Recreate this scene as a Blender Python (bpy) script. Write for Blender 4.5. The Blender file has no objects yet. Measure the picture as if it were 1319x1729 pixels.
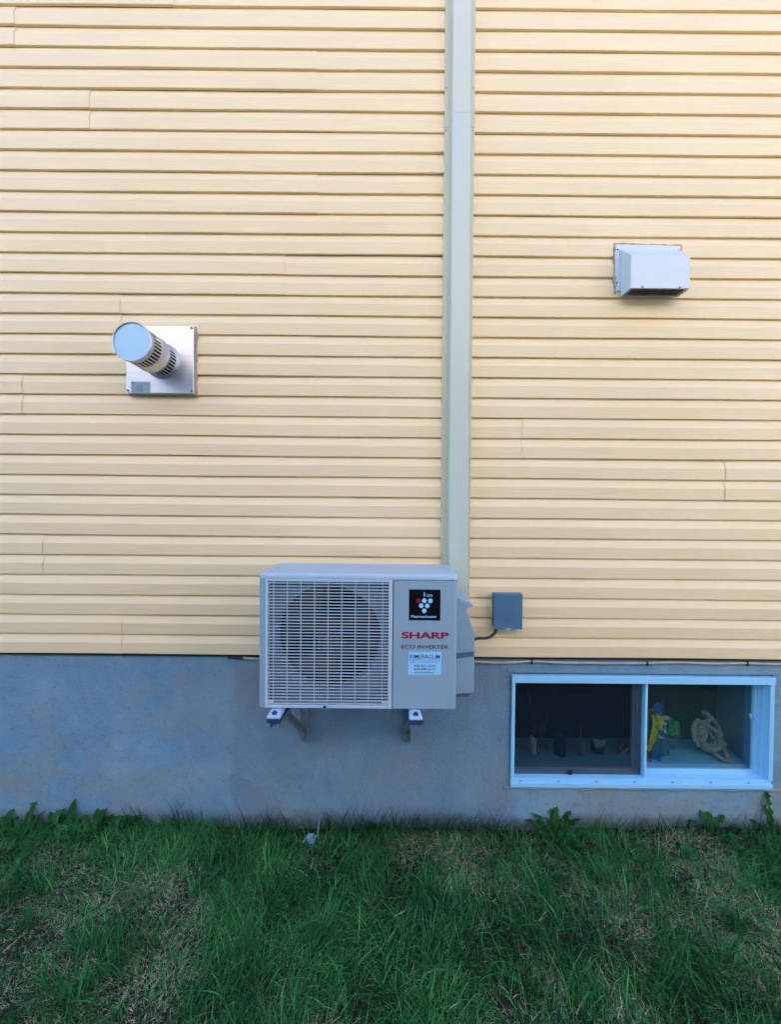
import bpy, bmesh, math, random
import numpy as np
from mathutils import Vector, Matrix
R = math.radians
random.seed(7)
rng = np.random.default_rng(11)
scene = bpy.context.scene
COL = scene.collection

# ------------------------------------------------------------------ camera
CAM_H, CAM_D = 1.635, 1.86
pitch, roll = R(0.9), R(0.5)
fwd = Vector((0, math.cos(pitch), -math.sin(pitch)))
r0 = Vector((1, 0, 0)); u0 = r0.cross(fwd)
rt = r0 * math.cos(roll) + u0 * math.sin(roll)
up = -r0 * math.sin(roll) + u0 * math.cos(roll)
cd = bpy.data.cameras.new("camera")
cam = bpy.data.objects.new("camera", cd); COL.objects.link(cam)
m = Matrix((rt, up, -fwd)).transposed().to_4x4(); m.translation = Vector((0, -CAM_D, CAM_H))
cam.matrix_world = m
cd.sensor_fit = 'VERTICAL'; cd.sensor_height = 24.0; cd.lens = 24.0 * 628 / 1729
cd.clip_start = 0.02; cd.clip_end = 500
scene.camera = cam

# ------------------------------------------------------------------ light
SUN_EL, SUN_AZ = R(20), R(12)
world = bpy.data.worlds.new("World"); scene.world = world; world.use_nodes = True
wn = world.node_tree.nodes; wl = world.node_tree.links
bg = wn["Background"]; bg.inputs["Strength"].default_value = 0.15
sky = wn.new("ShaderNodeTexSky"); sky.sky_type = 'NISHITA'; sky.sun_disc = False
sky.sun_elevation = SUN_EL; sky.sun_rotation = SUN_AZ
sky.air_density = 1.0; sky.dust_density = 0.1; sky.ozone_density = 9.0
wl.new(sky.outputs[0], bg.inputs[0])
sd = bpy.data.lights.new("sun", 'SUN'); sd.energy = 2.7; sd.angle = R(0.5); sd.color = (1.0, 0.775, 0.535)
sun = bpy.data.objects.new("sun", sd); COL.objects.link(sun)
S = Vector((math.sin(SUN_AZ) * math.cos(SUN_EL), math.cos(SUN_AZ) * math.cos(SUN_EL), math.sin(SUN_EL)))
sun.rotation_euler = (-S).to_track_quat('-Z', 'Y').to_euler()
sun.location = S * 30
scene.view_settings.view_transform = 'Standard'; scene.view_settings.look = 'None'
scene.view_settings.gamma = 1.0; scene.view_settings.exposure = 3.0
scene.cycles.max_bounces = 8; scene.cycles.diffuse_bounces = 5; scene.cycles.transparent_max_bounces = 12

# ------------------------------------------------------------------ materials
def mat(name, col, col2=None, rough=0.6, metal=0.0, nscale=(20, 20, 20), bump=0.0, bscale=None, detail=4.0, spec=0.4,
        contrast=(0.35, 0.65), attr=None, backlit=0.0):
    m = bpy.data.materials.new(name); m.use_nodes = True
    nt = m.node_tree; n = nt.nodes; l = nt.links
    b = n["Principled BSDF"]
    b.inputs["Roughness"].default_value = rough; b.inputs["Metallic"].default_value = metal
    b.inputs["Specular IOR Level"].default_value = spec
    b.inputs["Base Color"].default_value = (*col, 1)
    tc = n.new("ShaderNodeTexCoord")
    if attr:
        a = n.new("ShaderNodeVertexColor"); a.layer_name = attr
        l.new(a.outputs[0], b.inputs["Base Color"])
    elif col2 is not None:
        mp = n.new("ShaderNodeMapping"); mp.inputs["Scale"].default_value = nscale
        l.new(tc.outputs["Object"], mp.inputs[0])
        nz = n.new("ShaderNodeTexNoise"); nz.inputs["Scale"].default_value = 1.0; nz.inputs["Detail"].default_value = detail
        nz.inputs["Roughness"].default_value = 0.6
        l.new(mp.outputs[0], nz.inputs["Vector"])
        mr = n.new("ShaderNodeMapRange"); mr.inputs[1].default_value = contrast[0]; mr.inputs[2].default_value = contrast[1]
        l.new(nz.outputs["Fac"], mr.inputs[0])
        mx = n.new("ShaderNodeMix"); mx.data_type = 'RGBA'
        mx.inputs[6].default_value = (*col, 1); mx.inputs[7].default_value = (*col2, 1)
        l.new(mr.outputs[0], mx.inputs[0]); l.new(mx.outputs[2], b.inputs["Base Color"])
    if bump:
        mp2 = n.new("ShaderNodeMapping"); mp2.inputs["Scale"].default_value = bscale or nscale
        l.new(tc.outputs["Object"], mp2.inputs[0])
        nb = n.new("ShaderNodeTexNoise"); nb.inputs["Scale"].default_value = 1.0; nb.inputs["Detail"].default_value = 5.0
        l.new(mp2.outputs[0], nb.inputs["Vector"])
        bp = n.new("ShaderNodeBump"); bp.inputs["Strength"].default_value = bump; bp.inputs["Distance"].default_value = 0.004
        l.new(nb.outputs["Fac"], bp.inputs["Height"]); l.new(bp.outputs[0], b.inputs["Normal"])
    if backlit:
        b.inputs["Subsurface Weight"].default_value = 0.0
        b.inputs["Transmission Weight"].default_value = 0.0
    return m

M = {}
M['siding'] = mat('cream_vinyl', (0.825, 0.667, 0.392), (0.785, 0.63, 0.365), rough=0.45, nscale=(1.2, 5, 6), bump=0.4, bscale=(6, 50, 230), spec=0.25)
M['foundation'] = None
M['vinyl_trim'] = mat('ivory_aluminium_trim', (0.55, 0.54, 0.36), (0.53, 0.52, 0.35), rough=0.4, nscale=(6, 6, 3), spec=0.35)
M['cover'] = mat('pale_line_cover', (0.51, 0.575, 0.46), (0.495, 0.56, 0.45), rough=0.38, nscale=(6, 6, 2), spec=0.4)
M['cover_upper'] = mat('pale_line_cover_ivory', (0.545, 0.57, 0.43), (0.53, 0.555, 0.42), rough=0.38, nscale=(6, 6, 2), spec=0.4)  # upper section, slightly more ivory than the lower one
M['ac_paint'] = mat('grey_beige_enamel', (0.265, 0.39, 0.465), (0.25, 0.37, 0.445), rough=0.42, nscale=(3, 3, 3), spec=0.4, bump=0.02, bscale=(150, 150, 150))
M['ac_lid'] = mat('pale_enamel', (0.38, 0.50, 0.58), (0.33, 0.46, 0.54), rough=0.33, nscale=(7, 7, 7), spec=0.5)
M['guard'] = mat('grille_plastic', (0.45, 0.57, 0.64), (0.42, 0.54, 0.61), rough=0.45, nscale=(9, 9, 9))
M['shroud'] = mat('shroud_grey', (0.085, 0.15, 0.20), (0.075, 0.135, 0.18), rough=0.6, nscale=(12, 12, 12))
M['dark'] = mat('dark_cavity', (0.008, 0.009, 0.011), (0.012, 0.013, 0.015), rough=0.9, nscale=(9, 9, 9), spec=0.05)
M['fan'] = mat('fan_plastic', (0.042, 0.026, 0.019), (0.034, 0.021, 0.015), rough=0.6, nscale=(9, 9, 9), spec=0.08)
M['black'] = mat('badge_black', (0.003, 0.003, 0.004), (0.004, 0.004, 0.005), spec=0.1, rough=0.5, nscale=(9, 9, 9))
M['red'] = mat('logo_red', (0.27, 0.004, 0.025), (0.25, 0.004, 0.025), rough=0.5, nscale=(9, 9, 9))
M['ink'] = mat('dark_ink', (0.008, 0.010, 0.028), (0.010, 0.012, 0.03), rough=0.6, nscale=(9, 9, 9))
M['midink'] = mat('blue_ink', (0.05, 0.16, 0.34), (0.05, 0.15, 0.32), rough=0.6, nscale=(9, 9, 9))
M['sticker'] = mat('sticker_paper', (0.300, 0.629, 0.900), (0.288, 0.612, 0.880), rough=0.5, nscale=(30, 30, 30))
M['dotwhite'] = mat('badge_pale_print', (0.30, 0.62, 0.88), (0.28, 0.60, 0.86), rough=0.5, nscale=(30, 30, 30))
M['galv'] = mat('galvanised_steel', (0.40, 0.42, 0.44), (0.24, 0.26, 0.28), rough=0.5, metal=0.7, nscale=(40, 40, 40))
M['brushed'] = mat('brushed_steel', (0.62, 0.63, 0.63), (0.55, 0.565, 0.57), rough=0.40, metal=0.9, nscale=(3, 30, 150), bump=0.03, bscale=(6, 6, 400))
M['pipe'] = mat('pipe_steel', (0.60, 0.60, 0.61), (0.52, 0.53, 0.55), rough=0.34, metal=0.9, nscale=(10, 60, 10))
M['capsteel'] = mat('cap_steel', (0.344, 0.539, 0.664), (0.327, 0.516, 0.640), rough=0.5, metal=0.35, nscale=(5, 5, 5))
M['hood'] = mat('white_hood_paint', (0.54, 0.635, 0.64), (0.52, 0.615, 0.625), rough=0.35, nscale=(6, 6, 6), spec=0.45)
M['caulk'] = mat('tan_caulk', (0.40, 0.31, 0.22), (0.33, 0.25, 0.18), rough=0.8, nscale=(60, 60, 60), bump=0.6, bscale=(90, 90, 90))
M['box'] = mat('grey_box_paint', (0.075, 0.175, 0.265), (0.068, 0.16, 0.245), rough=0.45, nscale=(15, 15, 15), bump=0.05, bscale=(200, 200, 200))
M['rubber'] = mat('black_rubber', (0.012, 0.013, 0.016), (0.02, 0.021, 0.024), rough=0.55, nscale=(30, 30, 30))
M['coax'] = mat('ivory_cable', (0.42, 0.42, 0.34), (0.34, 0.34, 0.28), rough=0.55, nscale=(15, 30, 30))
M['frame'] = mat('blue_cast_window_vinyl', (0.30, 0.65, 0.88), (0.275, 0.62, 0.85), rough=0.35, nscale=(5, 9, 9), spec=0.45)  # white vinyl with the blue cast of the skylight put into its colour
M['sash'] = mat('grey_sash_vinyl', (0.22, 0.36, 0.48), (0.20, 0.33, 0.45), rough=0.4, nscale=(5, 9, 9))
M['ledge'] = mat('blue_cast_ledge', (0.13, 0.40, 0.58), (0.10, 0.34, 0.52), rough=0.6, nscale=(12, 12, 12))  # white-painted ledge, the blue of the light on it put into the colour
M['reveal'] = mat('dark_teal_reveal_board', (0.07, 0.17, 0.23), (0.055, 0.14, 0.20), rough=0.7, nscale=(9, 9, 9))  # one even dark teal tone for the reveal boards
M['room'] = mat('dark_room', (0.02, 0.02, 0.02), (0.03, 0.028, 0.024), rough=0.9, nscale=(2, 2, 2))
M['blue_pad'] = mat('blue_rubber', (0.005, 0.045, 0.15), (0.005, 0.04, 0.13), rough=0.6, nscale=(30, 30, 30))
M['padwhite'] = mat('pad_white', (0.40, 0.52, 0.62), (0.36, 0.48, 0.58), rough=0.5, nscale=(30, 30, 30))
M['rope'] = mat('cotton_rope', (0.34, 0.37, 0.32), (0.13, 0.15, 0.13), rough=0.9, nscale=(160, 160, 160), bump=0.7, bscale=(250, 250, 250))
M['wood'] = mat('driftwood', (0.20, 0.15, 0.10), (0.11, 0.085, 0.06), rough=0.9, nscale=(70, 70, 20), bump=0.6, bscale=(120, 120, 40))
M['jarwhite'] = mat('white_bottle', (0.42, 0.46, 0.46), (0.34, 0.38, 0.39), rough=0.4, nscale=(60, 60, 40))
M['navy'] = mat('navy_tin', (0.01, 0.015, 0.06), (0.012, 0.02, 0.07), rough=0.35, nscale=(40, 40, 40))
M['jarglass'] = mat('cloudy_glass', (0.10, 0.14, 0.17), (0.16, 0.20, 0.23), rough=0.15, nscale=(50, 50, 50))
M['rating'] = mat('rating_label', (0.34, 0.42, 0.50), (0.30, 0.38, 0.46), rough=0.5, nscale=(60, 60, 60))
M['foil'] = mat('pale_label', (0.30, 0.46, 0.52), (0.24, 0.38, 0.44), rough=0.5, nscale=(60, 60, 60))
for nme, c in dict(blue=(0.01, 0.07, 0.35), yellow=(0.38, 0.36, 0.01), green=(0.02, 0.18, 0.03), red=(0.20, 0.035, 0.03), white=(0.25, 0.36, 0.42), teal=(0.015, 0.06, 0.10)).items():
    M['flag_' + nme] = mat(nme + '_flag_cloth', tuple(v * 1.15 for v in c), tuple(v * 0.8 for v in c), rough=0.9, nscale=(45, 45, 45))
M['lawn_leaf'] = mat('lawn_weed_leaf', (0.02, 0.12, 0.028), (0.04, 0.17, 0.04), rough=0.6, nscale=(25, 25, 25), bump=0.5, bscale=(70, 70, 70), spec=0.15)
M['leaf'] = mat('weed_leaf', (0.007, 0.048, 0.009), (0.018, 0.110, 0.018), spec=0.15, rough=0.6, nscale=(25, 25, 25), bump=0.5, bscale=(70, 70, 70))
M['soil'] = mat('lawn_soil', (0.010, 0.013, 0.006), (0.024, 0.020, 0.010), rough=1.0, nscale=(14, 14, 14), bump=1.0, bscale=(60, 60, 60))
M['grass'] = mat('grass_blades', (0.03, 0.08, 0.02), rough=0.55, attr='tint', spec=0.12)
M['scrap'] = mat('white_plastic', (0.32, 0.46, 0.58), (0.18, 0.28, 0.38), rough=0.5, nscale=(60, 60, 60), bump=0.8, bscale=(80, 80, 80))
M['shingle'] = mat('roof_shingle', (0.06, 0.055, 0.05), (0.10, 0.09, 0.085), rough=0.9, nscale=(6, 6, 12), bump=0.6)
M['neigh'] = mat('pale_bounce_house_siding', (0.66, 0.62, 0.55), (0.64, 0.60, 0.53), rough=0.6, nscale=(1, 1, 8))  # siding of the unseen house added for warm bounce light

def foundation_mat():
    m = bpy.data.materials.new('parged_concrete'); m.use_nodes = True
    nt = m.node_tree; n = nt.nodes; l = nt.links; b = n["Principled BSDF"]
    b.inputs["Roughness"].default_value = 0.85; b.inputs["Specular IOR Level"].default_value = 0.2
    tc = n.new("ShaderNodeTexCoord")
    def noise(sc, det=5, rough=0.6, dist=0.0, vec=(1, 1, 1)):
        mp = n.new("ShaderNodeMapping"); mp.inputs["Scale"].default_value = vec; l.new(tc.outputs["Object"], mp.inputs[0])
        z = n.new("ShaderNodeTexNoise"); z.inputs["Scale"].default_value = sc; z.inputs["Detail"].default_value = det
        z.inputs["Roughness"].default_value = rough; z.inputs["Distortion"].default_value = dist
        l.new(mp.outputs[0], z.inputs["Vector"]); return z.outputs["Fac"]
    def rngm(s, a, b_, c=0, d=1):
        r = n.new("ShaderNodeMapRange"); r.inputs[1].default_value = a; r.inputs[2].default_value = b_
        r.inputs[3].default_value = c; r.inputs[4].default_value = d; l.new(s, r.inputs[0]); return r.outputs[0]
    def mix(f, a, c, mode='MIX'):
        x = n.new("ShaderNodeMix"); x.data_type = 'RGBA'; x.blend_type = mode
        if isinstance(f, float): x.inputs[0].default_value = f
        else: l.new(f, x.inputs[0])
        for i, v in ((6, a), (7, c)):
            if isinstance(v, tuple): x.inputs[i].default_value = (*v, 1)
            else: l.new(v, x.inputs[i])
        return x.outputs[2]
    base = mix(rngm(noise(2.0, 7, 0.66, 0.4), 0.30, 0.72), (0.114, 0.236, 0.343), (0.237, 0.352, 0.420))
    base = mix(rngm(noise(4.6, 7, 0.72, 0.4), 0.50, 0.70, 0, 0.45), base, (0.158, 0.380, 0.559))
    base = mix(rngm(noise(1.5, 6, 0.66, 0.8, (1, 1, 1.5)), 0.50, 0.66, 0, 0.75), base, (0.237, 0.276, 0.251))
    base = mix(rngm(noise(9.0, 6, 0.75, 0.5), 0.58, 0.74, 0, 0.35), base, (0.340, 0.456, 0.476))
    base = mix(rngm(noise(34, 4, 0.7), 0.55, 0.75, 0, 0.45), base, (0.078, 0.132, 0.161))
    base = mix(rngm(noise(160, 3, 0.6), 0.60, 0.80, 0, 0.45), base, (0.295, 0.417, 0.448))
    sp = n.new("ShaderNodeSeparateXYZ"); l.new(tc.outputs["Object"], sp.inputs[0])
    def math_(op, p, q):
        k = n.new("ShaderNodeMath"); k.operation = op
        for i_, w_ in enumerate((p, q)):
            if isinstance(w_, (int, float)): k.inputs[i_].default_value = w_
            else: l.new(w_, k.inputs[i_])
        return k.outputs[0]
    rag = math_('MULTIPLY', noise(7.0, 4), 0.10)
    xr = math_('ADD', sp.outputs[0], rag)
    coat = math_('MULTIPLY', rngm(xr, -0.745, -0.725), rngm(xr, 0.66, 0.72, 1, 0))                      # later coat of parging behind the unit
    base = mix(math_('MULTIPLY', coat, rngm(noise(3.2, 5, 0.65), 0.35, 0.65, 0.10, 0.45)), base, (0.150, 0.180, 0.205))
    zr = math_('ADD', sp.outputs[2], math_('MULTIPLY', noise(9.0, 5, 0.7), -0.16))
    base = mix(math_('MULTIPLY', rngm(zr, -0.07, 0.0, 0.6, 0), 1.0), base, (0.075, 0.072, 0.060))            # soil splash along the foot
    pv = n.new("ShaderNodeTexVoronoi"); pv.inputs["Scale"].default_value = 26.0; l.new(tc.outputs["Object"], pv.inputs["Vector"])
    pit = math_('MULTIPLY', rngm(pv.outputs["Distance"], 0.035, 0.075, 1, 0), rngm(noise(3.7, 3), 0.50, 0.60))
    base = mix(math_('MULTIPLY', pit, 0.7), base, (0.045, 0.060, 0.080))
    vo = n.new("ShaderNodeTexVoronoi"); vo.feature = 'DISTANCE_TO_EDGE'; vo.inputs["Scale"].default_value = 1.15     # a few hairline cracks
    wv = n.new("ShaderNodeTexNoise"); wv.inputs["Scale"].default_value = 5.0; wv.inputs["Detail"].default_value = 6.0; l.new(tc.outputs["Object"], wv.inputs["Vector"])
    wa = n.new("ShaderNodeVectorMath"); wa.operation = 'MULTIPLY_ADD'; wa.inputs[1].default_value = (0.22, 0.22, 0.22); l.new(wv.outputs["Color"], wa.inputs[0]); l.new(tc.outputs["Object"], wa.inputs[2])
    l.new(wa.outputs[0], vo.inputs["Vector"])
    ck_ = n.new("ShaderNodeMath"); ck_.operation = 'MULTIPLY'; l.new(rngm(vo.outputs["Distance"], 0.0, 0.0022, 1, 0), ck_.inputs[0]); l.new(rngm(noise(2.6, 3), 0.55, 0.62, 0, 0.5), ck_.inputs[1])
    base = mix(ck_.outputs[0], base, (0.05, 0.07, 0.10))
    l.new(base, b.inputs["Base Color"])
    a1 = noise(7, 6, 0.6, 0.25); a2 = noise(70, 5, 0.65)
    ad = n.new("ShaderNodeMath"); ad.operation = 'MULTIPLY_ADD'; l.new(a1, ad.inputs[0]); ad.inputs[1].default_value = 2.2; l.new(a2, ad.inputs[2])
    bp = n.new("ShaderNodeBump"); bp.inputs["Strength"].default_value = 0.55; bp.inputs["Distance"].default_value = 0.007
    l.new(ad.outputs[0], bp.inputs["Height"]); l.new(bp.outputs[0], b.inputs["Normal"])
    return m
M['foundation'] = foundation_mat()

def pane_mat(name, tint, fres=0.06, haze=0.0, hazecol=(0.1, 0.12, 0.15)):
    m = bpy.data.materials.new(name); m.use_nodes = True
    nt = m.node_tree; n = nt.nodes; l = nt.links; n.remove(n["Principled BSDF"])
    out = n["Material Output"]
    t = n.new("ShaderNodeBsdfTransparent"); t.inputs[0].default_value = (*tint, 1)
    cur = t.outputs[0]
    if haze:
        d = n.new("ShaderNodeBsdfDiffuse"); d.inputs[0].default_value = (*hazecol, 1)
        x = n.new("ShaderNodeMixShader"); x.inputs[0].default_value = haze
        l.new(cur, x.inputs[1]); l.new(d.outputs[0], x.inputs[2]); cur = x.outputs[0]
    if fres:
        g = n.new("ShaderNodeBsdfGlossy"); g.inputs["Roughness"].default_value = 0.02
        lw = n.new("ShaderNodeLayerWeight"); pw = n.new("ShaderNodeMath"); pw.operation = 'POWER'; pw.inputs[1].default_value = 5.0
        l.new(lw.outputs["Facing"], pw.inputs[0]); lw.inputs[0].default_value = 0.5
        f = n.new("ShaderNodeMapRange"); f.inputs[3].default_value = 0.07; l.new(pw.outputs[0], f.inputs[0])
        x = n.new("ShaderNodeMixShader"); l.new(f.outputs[0], x.inputs[0])
        l.new(cur, x.inputs[1]); l.new(g.outputs[0], x.inputs[2]); cur = x.outputs[0]
    l.new(cur, out.inputs[0]); return m
M['glass'] = pane_mat('window_glass', (0.88, 0.94, 0.95), haze=0.025, hazecol=(0.20, 0.42, 0.55))
M['screen'] = pane_mat('insect_mesh', (1, 1, 1), fres=0, haze=0.48, hazecol=(0.012, 0.016, 0.026))
M['bag'] = pane_mat('clear_bag', (0.60, 0.80, 0.85), haze=0.22, hazecol=(0.03, 0.16, 0.24))

# ------------------------------------------------------------------ mesh helpers
class MB:
    def __init__(s): s.v = []; s.f = []; s.sm = []
    def add(s, vs, fs, smooth=False):
        o = len(s.v); s.v += [tuple(v) for v in vs]; s.f += [tuple(i + o for i in f) for f in fs]; s.sm += [smooth] * len(fs); return s
    def box(s, x0, x1, y0, y1, z0, z1):
        vs = [(x0, y0, z0), (x1, y0, z0), (x1, y1, z0), (x0, y1, z0), (x0, y0, z1), (x1, y0, z1), (x1, y1, z1), (x0, y1, z1)]
        return s.add(vs, [(0, 3, 2, 1), (4, 5, 6, 7), (0, 1, 5, 4), (1, 2, 6, 5), (2, 3, 7, 6), (3, 0, 4, 7)])
    def obox(s, c0, c1, w, h, upv=(0, 0, 1)):           # bar from c0 to c1 with width w and height h
        a, b = Vector(c0), Vector(c1); d = (b - a).normalized(); u = Vector(upv); r = d.cross(u).normalized(); u = r.cross(d)
        vs = [p + r * (sx * w / 2) + u * (sz * h / 2) for p in (a, b) for sx, sz in ((-1, -1), (1, -1), (1, 1), (-1, 1))]
        return s.add(vs, [(0, 1, 2, 3), (7, 6, 5, 4), (0, 4, 5, 1), (1, 5, 6, 2), (2, 6, 7, 3), (3, 7, 4, 0)])
    def prism_y(s, poly, y0, y1):                        # polygon in XZ extruded along Y
        n = len(poly); vs = [(x, y0, z) for x, z in poly] + [(x, y1, z) for x, z in poly]
        return s.add(vs, [tuple(range(n)), tuple(range(2 * n - 1, n - 1, -1))] + [(i, n + i, n + (i + 1) % n, (i + 1) % n) for i in range(n)])
    def prism_z(s, poly, z0, z1):                        # polygon in XY extruded along Z
        n = len(poly); vs = [(x, y, z0) for x, y in poly] + [(x, y, z1) for x, y in poly]
        return s.add(vs, [tuple(range(n - 1, -1, -1)), tuple(range(n, 2 * n))] + [(i, (i + 1) % n, n + (i + 1) % n, n + i) for i in range(n)])
    def disc_y(s, cx, y, cz, r, n=24, t=0.0004):
        return s.prism_y([(cx + r * math.cos(2 * math.pi * i / n), cz + r * math.sin(2 * math.pi * i / n)) for i in range(n)], y, y + t)
    def tube(s, pts, rad, n=8, cap=True, smooth=True):
        pts = [Vector(p) for p in pts]; rads = rad if hasattr(rad, '__len__') else [rad] * len(pts)
        vs = []; ref = None
        for i, p in enumerate(pts):
            t = (pts[min(i + 1, len(pts) - 1)] - pts[max(i - 1, 0)]).normalized()
            if ref is None: ref = Vector((0, 0, 1)) if abs(t.z) < 0.9 else Vector((1, 0, 0))
            a = (ref - t * ref.dot(t)).normalized(); b = t.cross(a); ref = a
            vs += [p + (a * math.cos(2 * math.pi * k / n) + b * math.sin(2 * math.pi * k / n)) * rads[i] for k in range(n)]
        fs = [(i * n + k, i * n + (k + 1) % n, (i + 1) * n + (k + 1) % n, (i + 1) * n + k) for i in range(len(pts) - 1) for k in range(n)]
        s.add(vs, fs, smooth)
        if cap:
            s.add(vs[:n], [tuple(range(n - 1, -1, -1))]); s.add(vs[-n:], [tuple(range(n))])
        return s
    def lathe(s, prof, c=(0, 0, 0), n=24, smooth=True):  # profile (radius, z) about a vertical axis
        vs = [(c[0] + r * math.cos(2 * math.pi * k / n), c[1] + r * math.sin(2 * math.pi * k / n), c[2] + z) for r, z in prof for k in range(n)]
        fs = [(i * n + k, i * n + (k + 1) % n, (i + 1) * n + (k + 1) % n, (i + 1) * n + k) for i in range(len(prof) - 1) for k in range(n)]
        return s.add(vs, fs, smooth)
    def build(s, name, material, parent=None, bevel=0.0, seg=2):
        me = bpy.data.meshes.new(name); me.from_pydata(s.v, [], s.f); me.materials.append(material)
        me.polygons.foreach_set("use_smooth", s.sm); me.update()
        o = bpy.data.objects.new(name, me); COL.objects.link(o)
        if bevel:
            md = o.modifiers.new("bevel", 'BEVEL'); md.width = bevel; md.segments = seg; md.limit_method = 'ANGLE'; md.angle_limit = R(40); md.harden_normals = False
        if parent is not None: put(o, parent)
        return o
def put(o, parent):
    o.parent = parent                                        # parts are built in world coordinates
    o.matrix_parent_inverse = Matrix.Translation(-Vector(parent.location)) if parent.parent is None else Matrix.Identity(4)
def tag(o, label, cat, group=None, kind=None):
    if label: o["label"] = label
    if cat: o["category"] = cat
    if group: o["group"] = group
    if kind: o["kind"] = kind
    return o
def thing(name, label, cat, loc=(0, 0, 0), group=None):
    o = bpy.data.objects.new(name, None); COL.objects.link(o); o.location = loc; o.empty_display_size = 0.1
    return tag(o, label, cat, group)
def smooth_path(pts, k=8):
    P = [Vector(p) for p in pts]; out = []
    for i in range(len(P) - 1):
        p0, p1, p2, p3 = P[max(i - 1, 0)], P[i], P[i + 1], P[min(i + 2, len(P) - 1)]
        for j in range(k):
            t = j / k
            out.append(0.5 * ((2 * p1) + (p2 - p0) * t + (2 * p0 - 5 * p1 + 4 * p2 - p3) * t * t + (3 * p1 - p0 - 3 * p2 + p3) * t ** 3))
    out.append(P[-1]); return out
def text(body, x0, x1, z0, z1, y, material, parent, name='lettering', bold=0.0, ext=0.0003):
    cu = bpy.data.curves.new(name, 'FONT'); cu.body = body; cu.size = 1.0; cu.offset = bold; cu.extrude = 0.0; cu.align_x = 'LEFT'
    o = bpy.data.objects.new(name, cu); COL.objects.link(o)
    bpy.context.view_layer.update()
    me = bpy.data.meshes.new_from_object(o.evaluated_get(bpy.context.evaluated_depsgraph_get()))
    COL.objects.unlink(o); bpy.data.objects.remove(o)
    co = np.array([v.co[:] for v in me.vertices]); mn = co.min(0); mx = co.max(0)
    for v in me.vertices:
        v.co = ((x0 + (v.co.x - mn[0]) / (mx[0] - mn[0]) * (x1 - x0)), y, (z0 + (v.co.y - mn[1]) / (mx[1] - mn[1]) * (z1 - z0)))
    me.materials.clear(); me.materials.append(material); me.update()
    ob = bpy.data.objects.new(name, me); COL.objects.link(ob)
    if parent is not None: put(ob, parent)
    return ob
def vnoise(x, y, scale, seed):
    g = np.random.default_rng(seed).random((64, 64)); x = np.asarray(x) * scale + 17.3; y = np.asarray(y) * scale + 9.1
    xi = np.floor(x).astype(int); yi = np.floor(y).astype(int); fx = x - xi; fy = y - yi
    fx = fx * fx * (3 - 2 * fx); fy = fy * fy * (3 - 2 * fy)
    G = lambda a, b: g[a % 64, b % 64]
    return (G(xi, yi) * (1 - fx) + G(xi + 1, yi) * fx) * (1 - fy) + (G(xi, yi + 1) * (1 - fx) + G(xi + 1, yi + 1) * fx) * fy

# ================================================================== ground
HX, HY1, EAVE = 6.5, 9.0, 5.5
ZB, EX = 0.886, 0.09925                     # bottom edge of the siding, exposure of one course
def ground_z(x, y):
    return -0.008 + 0.012 * np.exp(np.asarray(y) / 0.10) + 0.035 * (vnoise(x, y, 2.3, 3) - 0.5) + 0.02 * (vnoise(x, y, 6.0, 4) - 0.5)
gx = np.linspace(-4, 4, 121); gy = np.linspace(-3.2, 0.012, 61)
XX, YY = np.meshgrid(gx, gy); ZZ = ground_z(XX, YY)
edge = np.clip(np.minimum(np.minimum(XX + 4, 4 - XX), YY + 3.2) / 0.4, 0, 1); ZZ = -0.04 + (ZZ + 0.04) * edge
g = MB(); nx = len(gx)
g.add(list(zip(XX.ravel().tolist(), YY.ravel().tolist(), ZZ.ravel().tolist())),
      [(j * nx + i, j * nx + i + 1, (j + 1) * nx + i + 1, (j + 1) * nx + i) for j in range(len(gy) - 1) for i in range(nx - 1)], True)
for x0, x1, y0, y1 in ((-80, 80, -80, -3.2), (-80, -4, -3.2, 0.0), (4, 80, -3.2, 0.0), (-80, -HX, 0.0, 80), (HX, 80, 0.0, 80), (-HX, HX, HY1, 80)):
    g.add([(x0, y0, -0.04), (x1, y0, -0.04), (x1, y1, -0.04), (x0, y1, -0.04)], [(0, 1, 2, 3)])
tag(g.build('ground', M['soil']), None, None, kind='structure')

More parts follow.
